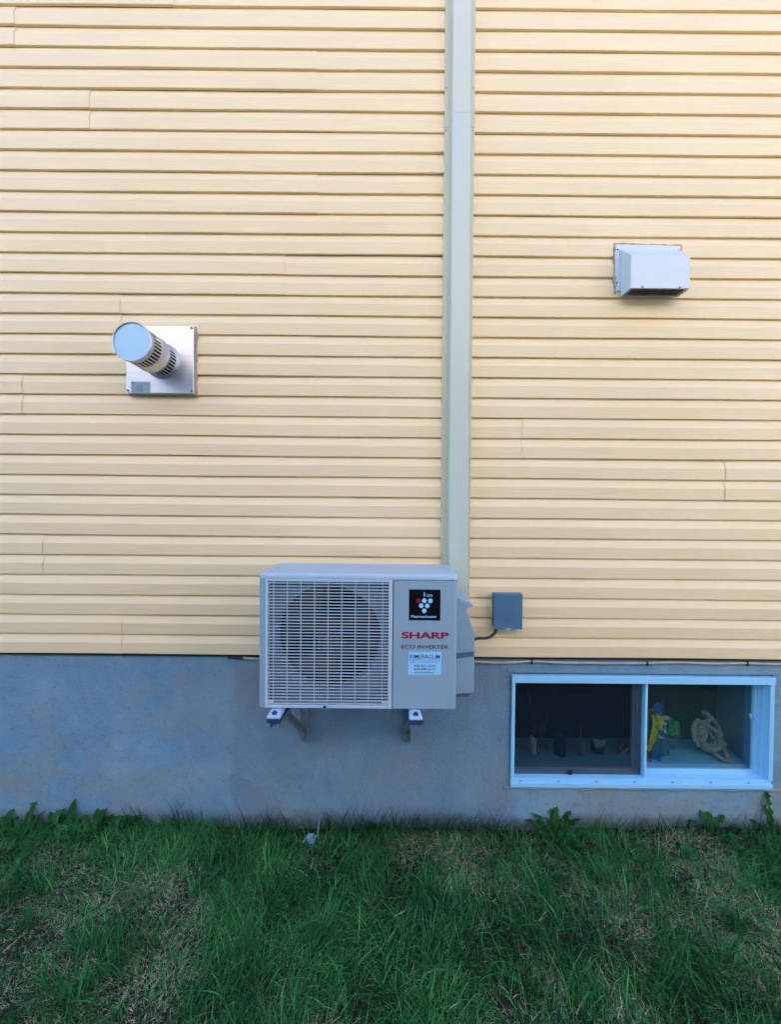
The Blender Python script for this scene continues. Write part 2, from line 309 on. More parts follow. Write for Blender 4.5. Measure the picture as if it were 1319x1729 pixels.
# ================================================================== the house
house = thing('house', 'cream vinyl sided house wall on a grey parged concrete foundation', 'house')
def siding(x_breaks_fn, x0, x1, seed):
    mb = MB(); rs = random.Random(seed)
    prof = [(0.0, 0.0022), (0.0, 0.0128), (0.0016, 0.0138), (0.0545, 0.0163), (0.0565, 0.0158), (0.0930, 0.0022), (EX - 0.0002, 0.0020)]
    ncourse = int((EAVE - ZB) / EX)
    pr = 0
    while pr * 2 < ncourse:
        brk = [x0] + sorted(b for b in x_breaks_fn(pr, rs) if x0 < b < x1) + [x1]
        wob = [rs.uniform(-1, 1) for _ in range(6)]
        for si in range(len(brk) - 1):
            a, b = brk[si], brk[si + 1]
            lift = 0.0018 if si % 2 else 0.0
            aa = a - (0.012 if (si % 2 and si) else 0); bb = b + (0.012 if (si % 2 and si < len(brk) - 2) else 0)
            if si % 2 == 0: bb = b + 0.004 if si < len(brk) - 2 else b
            n = max(2, int((bb - aa) / 0.09)); xs = [aa + (bb - aa) * i / n for i in range(n + 1)]
            for c in (0, 1):
                k = pr * 2 + c
                if k >= ncourse: continue
                zb = ZB + k * EX; vs = []
                for x in xs:
                    dz = 0.0011 * math.sin(x * 1.7 + wob[0] * 6) + 0.0006 * math.sin(x * 5.1 + wob[1] * 6)
                    dy = 0.0007 * math.sin(x * 3.3 + wob[2] * 6 + c) + 0.0004 * math.sin(x * 9.7 + wob[3] * 5)
                    e = min(x - a, b - x) if 0 < si or si < len(brk) - 2 else 1
                    curl = 0.0010 * max(0, 1 - abs(e) / 0.05) if (si % 2) else 0
                    for j, (z, o) in enumerate(prof):
                        f = 1.0 if j < 5 else 0.0
                        vs.append((x, -(o + lift + (dy + curl) * f), zb + z + dz * (1.0 if j < 6 else 0.6)))
                m_ = len(prof)
                mb.add(vs, [(i * m_ + j, (i + 1) * m_ + j, (i + 1) * m_ + j + 1, i * m_ + j + 1) for i in range(n) for j in range(m_ - 1)])
                if lift:                                     # the cut ends of an overlapping panel
                    for i in (0, n):
                        v2 = [vs[i * m_ + j] for j in range(m_)] + [(vs[i * m_ + j][0], vs[i * m_ + j][1] + 0.0009, vs[i * m_ + j][2]) for j in range(m_)]
                        mb.add(v2, [(j, j + 1, m_ + j + 1, m_ + j) for j in range(m_ - 1)])
        pr += 1
    return mb
SEAM_L = {15: [-1.864], 16: [-1.086], 13: [-1.5], 14: [-0.393], 11: [-0.384], 9: [-0.542], 7: [-0.394], 8: [-1.352], 6: [-1.839], 3: [-0.181], 2: [-1.741], 0: [-1.35]}
SEAM_R = {5: [0.661], 4: [1.671]}
def brk_left(pr, rs): return SEAM_L.get(pr, []) + [-4.2 + rs.uniform(-0.5, 0.5)]
def brk_right(pr, rs): return SEAM_R.get(pr, []) + [4.4 + rs.uniform(-0.5, 0.5)]
siding(brk_left, -HX, 0.262, 1).build('siding', M['siding'], house)
siding(brk_right, 0.385, HX, 2).build('siding', M['siding'], house)
sh = MB(); sh.box(-HX, HX, 0.0, 0.10, ZB - 0.015, EAVE)      # sheathing behind the siding
sh.box(-HX, -HX + 0.1, 0.1, HY1 - 0.1, ZB - 0.015, EAVE); sh.box(HX - 0.1, HX, 0.1, HY1 - 0.1, ZB - 0.015, EAVE); sh.box(-HX, HX, HY1 - 0.1, HY1, ZB - 0.015, EAVE)
sh.box(-HX + 0.1, HX - 0.1, 0.1, HY1 - 0.1, ZB - 0.015, ZB + 0.1)
sh.build('wall', M['rubber'], house)
# foundation, with the opening of the basement window
WX0, WX1, WZ0, WZ1 = 0.620, 1.944, 0.222, 0.789
FY = 0.010                                                   # face of the parging, just behind the siding line
f = MB(); T = 0.30
f.box(-HX, WX0 - 0.004, FY, FY + T, -0.6, ZB - 0.016); f.box(WX1 + 0.004, HX, FY, FY + T, -0.6, ZB - 0.016)
f.box(WX0 - 0.004, WX1 + 0.004, FY, FY + T, -0.6, WZ0 - 0.004); f.box(WX0 - 0.004, WX1 + 0.004, FY, FY + T, WZ1 + 0.007, ZB - 0.016)
f.box(-HX, -HX + 0.3, FY + T, HY1 - 0.3, -0.6, ZB - 0.016); f.box(HX - 0.3, HX, FY + T, HY1 - 0.3, -0.6, ZB - 0.016); f.box(-HX, HX, HY1 - 0.3, HY1, -0.6, ZB - 0.016)
f.build('foundation', M['foundation'], house)
# uneven bead of parging under the window and the lintel strip above it
lip = MB(); pts = [(WX0 - 0.03 + i * 0.05, 0.010 + 0.002 * math.sin(i * 2.1), WZ0 - 0.012 + 0.0025 * math.sin(i * 1.3) + 0.0015 * math.sin(i * 3.7)) for i in range(29)]
lip.tube(smooth_path(pts, 3), 0.0085, 8)
lip.build('parging_bead', M['foundation'], house)
lt = MB(); lt.box(WX0 - 0.02, WX1 + 0.03, 0.004, FY - 0.001, WZ1 + 0.012, WZ1 + 0.030)
lt.build('lintel_strip', M['foundation'], house, bevel=0.002)
# roof
rf = MB(); ridge = EAVE + 2.3; o_ = 0.35
rf.add([(-HX - o_, -o_, EAVE - 0.15), (HX + o_, -o_, EAVE - 0.15), (HX + o_, HY1 / 2, ridge), (-HX - o_, HY1 / 2, ridge), (-HX - o_, HY1 + o_, EAVE - 0.15), (HX + o_, HY1 + o_, EAVE - 0.15),
        (-HX - o_, -o_, EAVE - 0.0), (HX + o_, -o_, EAVE - 0.0), (HX + o_, HY1 / 2, ridge + 0.15), (-HX - o_, HY1 / 2, ridge + 0.15), (-HX - o_, HY1 + o_, EAVE - 0.0), (HX + o_, HY1 + o_, EAVE - 0.0)],
       [(0, 1, 2, 3), (3, 2, 5, 4), (6, 9, 8, 7), (9, 10, 11, 8), (0, 6, 7, 1), (4, 5, 11, 10), (0, 3, 9, 6), (3, 4, 10, 9), (1, 7, 8, 2), (2, 8, 11, 5)])
rf.build('roof', M['shingle'], house)
for sx in (-HX, HX):
    gb = MB(); gb.add([(sx, 0, EAVE - 0.01), (sx, HY1, EAVE - 0.01), (sx, HY1 / 2, ridge)], [(0, 1, 2)]); gb.build('gable', M['siding'], house)
# basement room seen through the window
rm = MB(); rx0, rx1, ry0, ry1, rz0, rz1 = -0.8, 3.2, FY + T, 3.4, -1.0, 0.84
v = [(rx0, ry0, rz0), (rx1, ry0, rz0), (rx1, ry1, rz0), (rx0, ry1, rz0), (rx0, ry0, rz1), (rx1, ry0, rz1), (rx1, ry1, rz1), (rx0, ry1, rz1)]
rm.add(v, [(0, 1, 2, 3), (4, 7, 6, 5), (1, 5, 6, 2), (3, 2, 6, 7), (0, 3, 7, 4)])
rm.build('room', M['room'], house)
IN0, IN1, IZ0, IZ1 = 0.630, 1.933, 0.272, 0.762
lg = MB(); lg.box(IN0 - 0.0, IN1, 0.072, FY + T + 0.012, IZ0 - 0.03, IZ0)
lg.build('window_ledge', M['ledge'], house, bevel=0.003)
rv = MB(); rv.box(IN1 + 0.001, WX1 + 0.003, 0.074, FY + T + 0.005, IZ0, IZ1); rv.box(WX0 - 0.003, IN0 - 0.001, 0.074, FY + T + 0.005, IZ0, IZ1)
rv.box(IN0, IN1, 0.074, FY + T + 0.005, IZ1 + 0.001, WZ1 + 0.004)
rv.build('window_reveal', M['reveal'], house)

# ---- the window: frame > sill ledge, mullion, sashes, panes, screen
win = MB()
GY = 0.058                                                   # glass line (inside the wall)
win.box(WX0, WX0 + 0.017, -0.004, 0.072, WZ0 + 0.040, WZ1 - 0.036)           # left jamb
win.box(WX1 - 0.022, WX1, -0.004, 0.072, WZ0 + 0.040, WZ1 - 0.036)           # right jamb
win.box(WX1 - 0.030, WX1 - 0.0222, 0.022, 0.072, WZ0 + 0.040, WZ1 - 0.036)   # steps of the right jamb
win.box(WX1 - 0.036, WX1 - 0.0302, 0.040, 0.072, WZ0 + 0.040, WZ1 - 0.036)
win.box(WX0 - 0.001, WX1 + 0.001, -0.007, 0.072, WZ1 - 0.0358, WZ1)          # head
win.box(WX0, WX1, -0.006, 0.072, WZ0, WZ0 + 0.022)                           # bottom rail
win.box(WX0 + 0.0002, WX1 - 0.0002, 0.004, 0.072, WZ0 + 0.0222, WZ0 + 0.0398)
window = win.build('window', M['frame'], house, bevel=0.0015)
for i in range(7):
    wh = MB(); wh.box(WX0 + 0.045 + i * 0.193, WX0 + 0.057 + i * 0.193, 0.0030, 0.0039, WZ0 + 0.0245, WZ0 + 0.0275); wh.build('weep_hole', M['dark'], window)
XM = 1.300
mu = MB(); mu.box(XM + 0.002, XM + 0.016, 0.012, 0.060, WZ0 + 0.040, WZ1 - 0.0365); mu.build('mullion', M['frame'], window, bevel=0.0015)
st = MB()
for i, (a, b, y) in enumerate(((XM - 0.010, XM + 0.0015, 0.036), (XM - 0.022, XM - 0.0105, 0.042), (XM - 0.034, XM - 0.0225, 0.050))):
    st.box(a, b, y, 0.070, IZ0 - 0.009, WZ1 - 0.0365)
for z0, z1, y in ((IZ0 - 0.0095, IZ0 + 0.003, 0.036), (IZ0 + 0.0035, IZ0 + 0.010, 0.044)):
    st.box(WX0 + 0.0175, XM - 0.035, y, 0.070, z0, z1)
st.build('sash', M['sash'], window, bevel=0.001)
s2 = MB()
for z0, z1, y in ((IZ0 - 0.0095, IZ0 - 0.002, 0.044), (IZ0 - 0.0018, IZ0 + 0.006, 0.054)):
    s2.box(XM + 0.0165, WX1 - 0.0365, y, 0.071, z0, z1)
s2.box(WX1 - 0.048, WX1 - 0.0365, 0.050, 0.071, IZ0 + 0.0065, WZ1 - 0.0365)
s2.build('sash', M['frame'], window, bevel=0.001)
lk = MB(); lk.box(WX1 - 0.052, WX1 - 0.044, 0.030, 0.049, 0.545, 0.565); lk.box(WX1 - 0.066, WX1 - 0.058, 0.046, 0.060, 0.550, 0.572)
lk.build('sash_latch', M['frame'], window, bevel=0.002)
tb = MB(); 
for (a, b, c, d) in ((0.925, 0.929, IZ0 - 0.008, IZ0 + 0.012), (0.943, 0.947, IZ0 - 0.008, IZ0 + 0.012), (0.9292, 0.9428, IZ0 + 0.008, IZ0 + 0.012), (0.9292, 0.9428, IZ0 - 0.008, IZ0 - 0.004)): tb.box(a, b, 0.028, 0.033, c, d)
tb.build('screen_tab', M['rubber'], window)
gp = MB(); gp.box(WX0 + 0.0178, XM - 0.0345, GY, GY + 0.003, IZ0 + 0.0102, WZ1 - 0.037); gp.build('glass_pane', M['glass'], window)
gp = MB(); gp.box(XM + 0.0162, WX1 - 0.0485, GY + 0.0045, GY + 0.0075, IZ0 + 0.0062, WZ1 - 0.037); gp.build('glass_pane', M['glass'], window)
sc = MB(); sc.add([(WX0 + 0.0175, 0.034, WZ0 + 0.041), (XM + 0.001, 0.034, WZ0 + 0.041), (XM + 0.001, 0.034, WZ1 - 0.037), (WX0 + 0.0175, 0.034, WZ1 - 0.037)], [(0, 1, 2, 3)])
sc.build('insect_screen', M['screen'], window)

# ================================================================== unseen neighbouring house, added to bounce warm light onto the upper wall
nb = thing('unseen_bounce_house', 'unseen pale sided neighbouring house added behind the camera to bounce warm light', 'house', (0, -4.8, 0))
NY = -4.8
w = MB(); w.box(-10, 10, NY - 8, NY, -0.1, 6.8); w.build('wall', M['neigh'], nb)
w = MB()
w.add([(-10.3, NY + 0.35, 6.8), (10.3, NY + 0.35, 6.8), (10.3, NY - 4, 9.2), (-10.3, NY - 4, 9.2), (-10.3, NY - 8.4, 6.8), (10.3, NY - 8.4, 6.8)], [(0, 1, 2, 3), (3, 2, 5, 4), (0, 4, 5, 1), (0, 3, 4), (1, 5, 2)])
w.build('roof', M['shingle'], nb)
for wx in (-5.5, 4.5):
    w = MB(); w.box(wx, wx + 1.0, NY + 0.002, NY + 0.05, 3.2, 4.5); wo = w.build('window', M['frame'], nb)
    w = MB(); w.box(wx + 0.08, wx + 0.92, NY + 0.051, NY + 0.055, 3.28, 4.42); w.build('pane', M['jarglass'], wo)

# ================================================================== line-set cover (the tall duct)
duct = thing('line_cover_duct', 'tall pale vertical duct cover running up the siding above the heat pump', 'duct cover', (0.33, 0, 1.2))
def lin(z, a, b): return a + (b - a) * (z - 1.36) / (4.04 - 1.36)
ZD0, ZD1, ZS = 1.15, EAVE - 0.16, 3.512
def strip(prof_fn, z0, z1, n=2):
    mb = MB(); zs = [z0 + (z1 - z0) * i / n for i in range(n + 1)]; P = [prof_fn(z) for z in zs]; k = len(P[0])
    vs = [(x, y, z) for pr_, z in zip(P, zs) for x, y in pr_]
    mb.add(vs, [(i * k + j, i * k + j + 1, (i + 1) * k + j + 1, (i + 1) * k + j) for i in range(n) for j in range(k - 1)])
    mb.add(vs[:k], [tuple(range(k - 1, -1, -1))]); mb.add(vs[-k:], [tuple(range(k))]); return mb
def base_prof(z):
    l, r_ = lin(z, 0.250, 0.245), lin(z, 0.3955, 0.3925)
    return [(l, -0.003), (l, -0.0205), (l + 0.002, -0.0215), (l + 0.015, -0.0215), (l + 0.016, -0.0240), (l + 0.026, -0.0240), (r_ - 0.012, -0.0240), (r_ - 0.0115, -0.0215), (r_ - 0.002, -0.0215), (r_, -0.0205), (r_, -0.003)]
def cover_prof(d):
    def fn(z):
        l, r_ = lin(z, 0.2805, 0.2700), lin(z, 0.3835, 0.3690)
        return [(l, -0.0248), (l + 0.001, -0.030), (l + 0.006, -0.058 - d), (l + 0.009, -0.0605 - d), (r_ - 0.009, -0.0605 - d), (r_ - 0.006, -0.058 - d), (r_ - 0.001, -0.030), (r_, -0.0248)]
    return fn
strip(base_prof, ZD0, 3.478, 4).build('base_trim', M['vinyl_trim'], duct)
strip(base_prof, 3.480, ZD1, 4).build('base_trim', M['vinyl_trim'], duct)
strip(cover_prof(0), ZD0, ZS - 0.0002, 4).build('cover', M['cover'], duct)
strip(cover_prof(0.0006), ZS, ZD1, 4).build('cover', M['cover_upper'], duct)
for x, z in ((0.253, 3.668), (0.385, 3.668), (0.253, 3.466), (0.385, 3.466), (0.256, 1.395), (0.389, 1.238), (0.253, 4.5), (0.385, 4.5)):
    s_ = MB(); s_.tube([(x, -0.0205, z), (x, -0.0235, z), (x, -0.0245, z)], [0.0038, 0.0038, 0.002], 10); s_.build('screw', M['galv'], duct)

# ================================================================== heat pump
hp = thing('heat_pump', 'grey outdoor heat pump unit with slatted fan grille and red lettering on wall brackets', 'heat pump', (-0.128, -0.24, 0.82))
AX0, AX1, AY0, AY1, AZ0, AZ1 = -0.526, 0.2715, -0.375, -0.11, 0.822, 1.342       # AY0 is the front
def rrect(x0, x1, y0, y1, rad, corners=(1, 1, 1, 1), n=5):
    P = []
    for (cx, cy, a0, on) in ((x1 - rad, y0 + rad, -90, corners[0]), (x1 - rad, y1 - rad, 0, corners[1]), (x0 + rad, y1 - rad, 90, corners[2]), (x0 + rad, y0 + rad, 180, corners[3])):
        if on:
            P += [(cx + rad * math.cos(R(a0 + 90 * i / n)), cy + rad * math.sin(R(a0 + 90 * i / n))) for i in range(n + 1)]
        else:
            sx = x1 if a0 in (-90, 0) else x0; sy = y0 if a0 in (-90, 180) else y1
            P.append((sx, sy))
    return P
cab = MB()
cab.box(AX0 + 0.004, 0.011, AY1 - 0.012, AY1, AZ0, AZ1)                                     # back
cab.prism_z(rrect(AX0, -0.4992, AY0 - 0.002, AY1 - 0.0125, 0.016, (0, 0, 0, 1)), AZ0, AZ1)   # left corner post
cab.box(-0.498, 0.0105, AY0 + 0.02, AY1 - 0.0125, AZ0 + 0.001, AZ0 + 0.010)                 # bottom pan
cab.box(0.0008, 0.0105, AY0 + 0.012, AY1 - 0.0125, AZ0 + 0.0105, AZ1 - 0.001)               # partition
cab.build('cabinet', M['ac_paint'], hp, bevel=0.0015)
fp = MB(); fp.prism_z(rrect(0.0145, AX1, AY0, AY1, 0.013, (1, 0, 0, 0)), AZ0 - 0.003, AZ1 - 0.0015)
panel = fp.build('front_panel', M['ac_paint'], hp, bevel=0.002)
ld = MB(); P1 = rrect(AX0 - 0.002, AX1 + 0.002, AY0 - 0.004, AY1 + 0.002, 0.020)
def ring(sc, z, inset): 
    cx, cy = (AX0 + AX1) / 2, (AY0 + AY1) / 2
    return [(cx + (x - cx) * (1 - inset / ((AX1 - AX0) / 2)), cy + (y - cy) * (1 - inset / ((AY1 - AY0) / 2)), z) for x, y in P1]
rings = [ring(1, AZ1 - 0.0005, 0.0), ring(1, AZ1 + 0.0115, 0.0), ring(1, AZ1 + 0.0165, 0.002), ring(1, AZ1 + 0.0205, 0.007), ring(1, AZ1 + 0.0225, 0.016), ring(1, AZ1 + 0.0225, 0.030), ring(1, AZ1 + 0.0205, 0.036)]
k = len(P1); vs = [p for r_ in rings for p in r_]
ld.add(vs, [(i * k + j, i * k + (j + 1) % k, (i + 1) * k + (j + 1) % k, (i + 1) * k + j) for i in range(len(rings) - 1) for j in range(k)], True)
ld.add(rings[-1], [tuple(range(k))]); ld.add(rings[0], [tuple(range(k - 1, -1, -1))])
ld.build('lid', M['ac_lid'], hp)
for sx, sz, sy in ((-0.205, 1.350, AY0 - 0.006), ):
    s_ = MB(); s_.tube([(sx, sy + 0.004, sz), (sx, sy, sz), (sx, sy - 0.001, sz)], [0.005, 0.005, 0.003], 10); s_.build('screw', M['padwhite'], hp)
# fan side: shroud with a round hole, fan, dark inside
FCX, FCZ, FR = -0.252, 1.092, 0.217
shr = MB(); N = 48; y = AY0 + 0.034; x0, x1, z0, z1 = -0.498, 0.0006, AZ0 + 0.0105, AZ1 - 0.001
inner = [(FCX + FR * math.cos(2 * math.pi * i / N), y, FCZ + FR * math.sin(2 * math.pi * i / N)) for i in range(N)]
outer = []
for i in range(N):
    c, s_ = math.cos(2 * math.pi * i / N), math.sin(2 * math.pi * i / N)
    t = min(((x1 - FCX) if c > 0 else (x0 - FCX)) / c if abs(c) > 1e-6 else 9, ((z1 - FCZ) if s_ > 0 else (z0 - FCZ)) / s_ if abs(s_) > 1e-6 else 9)
    outer.append((FCX + c * t, y, FCZ + s_ * t))
back = [(FCX + (FR - 0.004) * math.cos(2 * math.pi * i / N), y + 0.05, FCZ + (FR - 0.004) * math.sin(2 * math.pi * i / N)) for i in range(N)]
shr.add(inner + outer + back, [(i, (i + 1) % N, N + (i + 1) % N, N + i) for i in range(N)] + [(i, 2 * N + i, 2 * N + (i + 1) % N, (i + 1) % N) for i in range(N)])
shr.build('fan_shroud', M['shroud'], hp)
dk = MB(); dk.add([(x0 + .001, y + 0.05, z0), (x1 - .001, y + 0.05, z0), (x1 - .001, y + 0.05, z1), (x0 + .001, y + 0.05, z1), (x0 + .001, AY1 - 0.014, z0), (x1 - .001, AY1 - 0.014, z0), (x1 - .001, AY1 - 0.014, z1), (x0 + .001, AY1 - 0.014, z1)],
    [(4, 5, 6, 7), (0, 4, 7, 3), (1, 2, 6, 5), (0, 1, 5, 4), (3, 7, 6, 2)])
dk.build('coil', M['dark'], hp)
fan = MB()
fan.tube([(FCX, y + 0.10, FCZ), (FCX, y + 0.03, FCZ), (FCX, y + 0.018, FCZ), (FCX, y + 0.012, FCZ)], [0.052, 0.052, 0.045, 0.02], 24)
for b in range(3):
    a0 = R(20 + 120 * b); vs = []; nr, na = 6, 7
    for i in range(nr):
        r_ = 0.05 + (FR - 0.012 - 0.05) * i / (nr - 1); sp = R(46 + 22 * i / (nr - 1)); off = R(-8 * i / (nr - 1))
        for j in range(na):
            a = a0 + off + sp * (j / (na - 1) - 0.5); tw = 0.03 * (0.5 - j / (na - 1))
            vs.append((FCX + r_ * math.cos(a), y + 0.045 + tw, FCZ + r_ * math.sin(a)))
    fan.add(vs, [(i * na + j, i * na + j + 1, (i + 1) * na + j + 1, (i + 1) * na + j) for i in range(nr - 1) for j in range(na - 1)], True)
fan.build('fan', M['fan'], hp)
# grille
GX0, GX1, GZ0, GZ1 = -0.499, 0.0115, 0.8205, 1.3405
IX0, IX1, IZg0, IZg1 = -0.4885, -0.004, 0.832, 1.330
gf = MB(); yf = AY0 - 0.004
gf.box(GX0, IX0, yf, yf + 0.028, GZ0, GZ1); gf.box(IX1, GX1, yf, yf + 0.028, GZ0, GZ1)
gf.box(IX0 + 0.0001, IX1 - 0.0001, yf + 0.0003, yf + 0.028, GZ0, IZg0); gf.box(IX0 + 0.0001, IX1 - 0.0001, yf + 0.0003, yf + 0.028, IZg1, GZ1)
gfo = gf.build('fan_guard', M['guard'], hp, bevel=0.002)
sl = MB(); NS = 40
for i in range(NS):
    z = IZg0 + (IZg1 - IZg0) * (i + 0.5) / NS
    sl.box(IX0, IX1, yf + 0.002, yf + 0.0042, z - 0.0018, z + 0.0018)
sl.build('slat', M['guard'], gfo)
wr = MB()
for i in range(9):
    x = IX0 + 0.022 + i * 0.0548
    wr.box(x - 0.0013, x + 0.0013, yf + 0.0044, yf + 0.0075, IZg0, IZg1)
wc = MB()
for x in (-0.282, -0.258, -0.234, -0.21): wc.box(x - 0.0008, x + 0.0008, yf + 0.0050, yf + 0.0075, 1.055, 1.108)
wr.build('rib', M['guard'], gfo); wc.build('centre_rib', M['shroud'], gfo)
for x0_, x1_ in ((IX0, IX0 + 0.024), (IX1 - 0.024, IX1)):
    cl = MB(); cl.box(x0_, x1_, yf + 0.0005, yf + 0.0019, IZg0 + 0.010, IZg0 + 0.018); cl.build('clip', M['guard'], gfo)
pg = MB(); pg.tube([(-0.257, yf + 0.002, 0.8265), (-0.257, yf - 0.003, 0.8265)], 0.0085, 16, False); pg.tube([(-0.257, yf + 0.0025, 0.8265), (-0.257, yf - 0.0025, 0.8265)], 0.0062, 16)
pgo = pg.build('fixing_hole', M['guard'], hp)
pg = MB(); pg.disc_y(-0.257, yf - 0.0034, 0.8265, 0.0056, 16); pg.build('hole_centre', M['dark'], pgo)
# valve cover on the right flank
vc = MB(); poly = [(0.2725, 1.252), (0.292, 1.247), (0.352, 1.219), (0.361, 1.212), (0.360, 1.203), (0.345, 1.202), (0.336, 1.197), (0.3335, 1.186), (0.366, 1.098), (0.369, 1.090), (0.3675, 0.834), (0.355, 0.829), (0.2725, 0.822)]
vc.prism_y(poly[::-1], -0.265, -0.13)
vco = vc.build('valve_cover', M['ac_paint'], hp, bevel=0.005, seg=3)
vb = MB(); vb.prism_y([(0.2725, 1.002), (0.366, 1.012), (0.3665, 0.990), (0.2725, 0.978)], -0.2662, -0.2655); vb.build('tape_strip', M['shroud'], vco)
vb = MB(); vb.box(0.274, 0.350, -0.250, -0.14, 0.806, 0.8205); vb.build('cover_foot', M['shroud'], vco)
# badges and lettering
yb = AY0 - 0.0008
bd = MB(); bd.box(0.0775, 0.2035, yb, AY0 + 0.0005, 1.1785, 1.3025)
bdo = bd.build('ion_badge', M['black'], hp)
bx, bz, bs = 0.0775, 1.3025, 0.126 / 505                     # badge origin and metres per unit of its drawing
def bpos(u, v): return bx + u * bs, bz - v * bs
for u, v, mt in ((152, 180, 'red'), (246, 180, 'dotwhite'), (343, 180, 'dotwhite'), (197, 261, 'dotwhite'), (294, 261, 'dotwhite'), (246, 343, 'dotwhite')):
    c = bpos(u, v); d_ = MB(); d_.disc_y(c[0], yb - 0.0006, c[1], 37 * bs, 28); d_.build('dot', M[mt], bdo)
(xa, za), (xb, zb_) = bpos(236, 122), bpos(256, 42)
d_ = MB(); d_.prism_y([(xa + (xb - xa) * .5 + (xb - xa) * .5 * math.sin(t / 12 * 2 * math.pi), za + (zb_ - za) * (.5 - .5 * math.cos(t / 12 * 2 * math.pi))) for t in range(12)], yb - 0.0006, yb - 0.0002); d_.build('lettering', M['dotwhite'], bdo)
(xa, za), (xb, zb_) = bpos(280, 118), bpos(372, 76); text("on", xa, xb, za, zb_, yb - 0.0006, M['dotwhite'], bdo)
(xa, za), (xb, zb_) = bpos(36, 455), bpos(450, 415); text("Plasmacluster", xa, xb, za, zb_, yb - 0.0006, M['dotwhite'], bdo, bold=0.018)
text("SHARP", 0.0492, 0.2385, 1.1045, 1.1310, yb, M['red'], panel, bold=0.035)
text("ECO INVERTER", 0.0492, 0.2370, 1.0640, 1.0785, yb, M['ink'], panel, bold=0.006)
stk = MB(); stk.add([(0.0785, yb, 1.0515), (0.0755, yb, 0.9585), (0.2085, yb, 0.9585), (0.2120, yb, 1.0515)], [(0, 1, 2, 3)])
sto = stk.build('sticker', M['sticker'], hp)
ys = yb - 0.0004
text("KIMERACLIM", 0.0830, 0.2030, 1.0240, 1.0405, ys, M['ink'], sto, bold=0.003)
text("CLIMATISATION / CLIMATISATION", 0.0790, 0.2070, 1.0140, 1.0205, ys, M['midink'], sto)
text("VENTE  SERVICE  INSTALLATION", 0.0870, 0.1960, 1.0065, 1.0110, ys, M['midink'], sto)
text("438-871-6341", 0.0990, 0.1855, 0.9905, 0.9995, ys, M['ink'], sto, bold=0.004)
text("438-498-0131", 0.0990, 0.1855, 0.9775, 0.9865, ys, M['ink'], sto, bold=0.004)
text("www.kimeraclim.ca", 0.1015, 0.1820, 0.9655, 0.9725, ys, M['ink'], sto, bold=0.004)

# ---- wall brackets
def bracket(xw, xf, label, side):
    t = thing('wall_bracket', label, 'bracket', (xw, 0, 0.44), 'steel wall brackets under the heat pump')
    r_ = MB(); r_.box(xw - 0.0185, xw + 0.0185, 0.002, 0.0085, 0.442, 0.815); r_.box(xw + 0.0145, xw + 0.0185, -0.026, 0.0015, 0.442, 0.815)
    r_.build('rail', M['galv'], t, bevel=0.001)
    n = xf - xw
    def at(o): return xw + n * o / 0.41
    a = MB()
    for sx in (-0.019, 0.019): a.obox((at(0.005) + sx, -0.005, 0.7685), (at(0.395) + sx, -0.395, 0.7685), 0.003, 0.049)
    a.obox((at(0.006), -0.006, 0.7955), (at(0.394), -0.394, 0.7955), 0.0415, 0.003)
    a.obox((at(0.30), -0.30, 0.768), (at(0.402), -0.402, 0.768), 0.003, 0.030)
    a.build('arm', M['galv'], t)
    s_ = MB(); s_.obox((at(0.30), -0.30, 0.772), (xw + 0.004, -0.006, 0.505), 0.028, 0.004, (0, 1, 0)); s_.obox((at(0.30) - 0.013, -0.30, 0.765), (xw - 0.010, -0.006, 0.498), 0.003, 0.020, (0, 1, 0))
    s_.build('strut', M['galv'], t)
    p = MB(); p.obox((at(0.30), -0.30, 0.7865), (at(0.412), -0.412, 0.7855), 0.055, 0.017); po = p.build('vibration_pad', M['blue_pad'], t, bevel=0.002)
    p = MB()
    q = [(at(0.30), -0.30, 0.816), (at(0.385), -0.385, 0.816), (at(0.4135), -0.4135, 0.8045), (at(0.4135), -0.4135, 0.7945), (at(0.30), -0.30, 0.7945)]
    hw = [0.018, 0.019, 0.027, 0.027, 0.025]
    vs = [(x - h, y, z) for (x, y, z), h in zip(q, hw)] + [(x + h, y, z) for (x, y, z), h in zip(q, hw)]
    p.add(vs, [(4, 3, 2, 1, 0), (5, 6, 7, 8, 9)] + [(i, (i + 1) % 5, 5 + (i + 1) % 5, 5 + i) for i in range(5)])
    po2 = p.build('pad_cap', M['padwhite'], t, bevel=0.003)
    bl = MB(); bl.lathe([(0.0, 0.009), (0.006, 0.009), (0.006, 0.004), (0.011, 0.004), (0.011, 0)], (at(0.398), -0.398, 0.8095), 12); bl.build('bolt', M['blue_pad'], po2)
    bl = MB(); bl.tube([(xw - 0.002, 0.002, 0.478), (xw - 0.002, -0.006, 0.478)], 0.0075, 6); bl.build('bolt', M['galv'], t)
    return t
bracket(-0.427, -0.454, 'steel wall bracket under the fan grille, the left of two', -1)
bracket(0.0925, 0.1075, 'steel wall bracket below the lettered panel, the right of two', 1)

# ================================================================== flue vent
fv = thing('flue_vent', 'round slotted stainless flue vent with square steel wall plate on cream siding', 'flue vent', (-1.13, 0, 2.34))
PX0, PX1, PZ0, PZ1, PO = -1.294, -0.965, 2.1745, 2.5025, -0.040
pl = MB(); pl.box(PX0, PX1, PO, -0.003, PZ0, PZ1); plo = pl.build('wall_plate', M['brushed'], fv, bevel=0.003)
for x, z in ((PX1 - 0.010, PZ1 - 0.012), (PX1 - 0.010, PZ0 + 0.012), (PX0 + 0.010, PZ0 + 0.012), (PX0 + 0.010, PZ1 - 0.012)):
    s_ = MB(); s_.tube([(x, PO + 0.001, z), (x, PO - 0.0035, z)], 0.0048, 8); s_.build('screw', M['fan'], plo)
ck = MB(); pts = [(PX0 - 0.002, -0.012, PZ0 - 0.002)]
edge_pts = [(PX0, PZ0, PX1, PZ0), (PX1, PZ0, PX1, PZ1), (PX1, PZ1, PX0, PZ1)]
pp = []
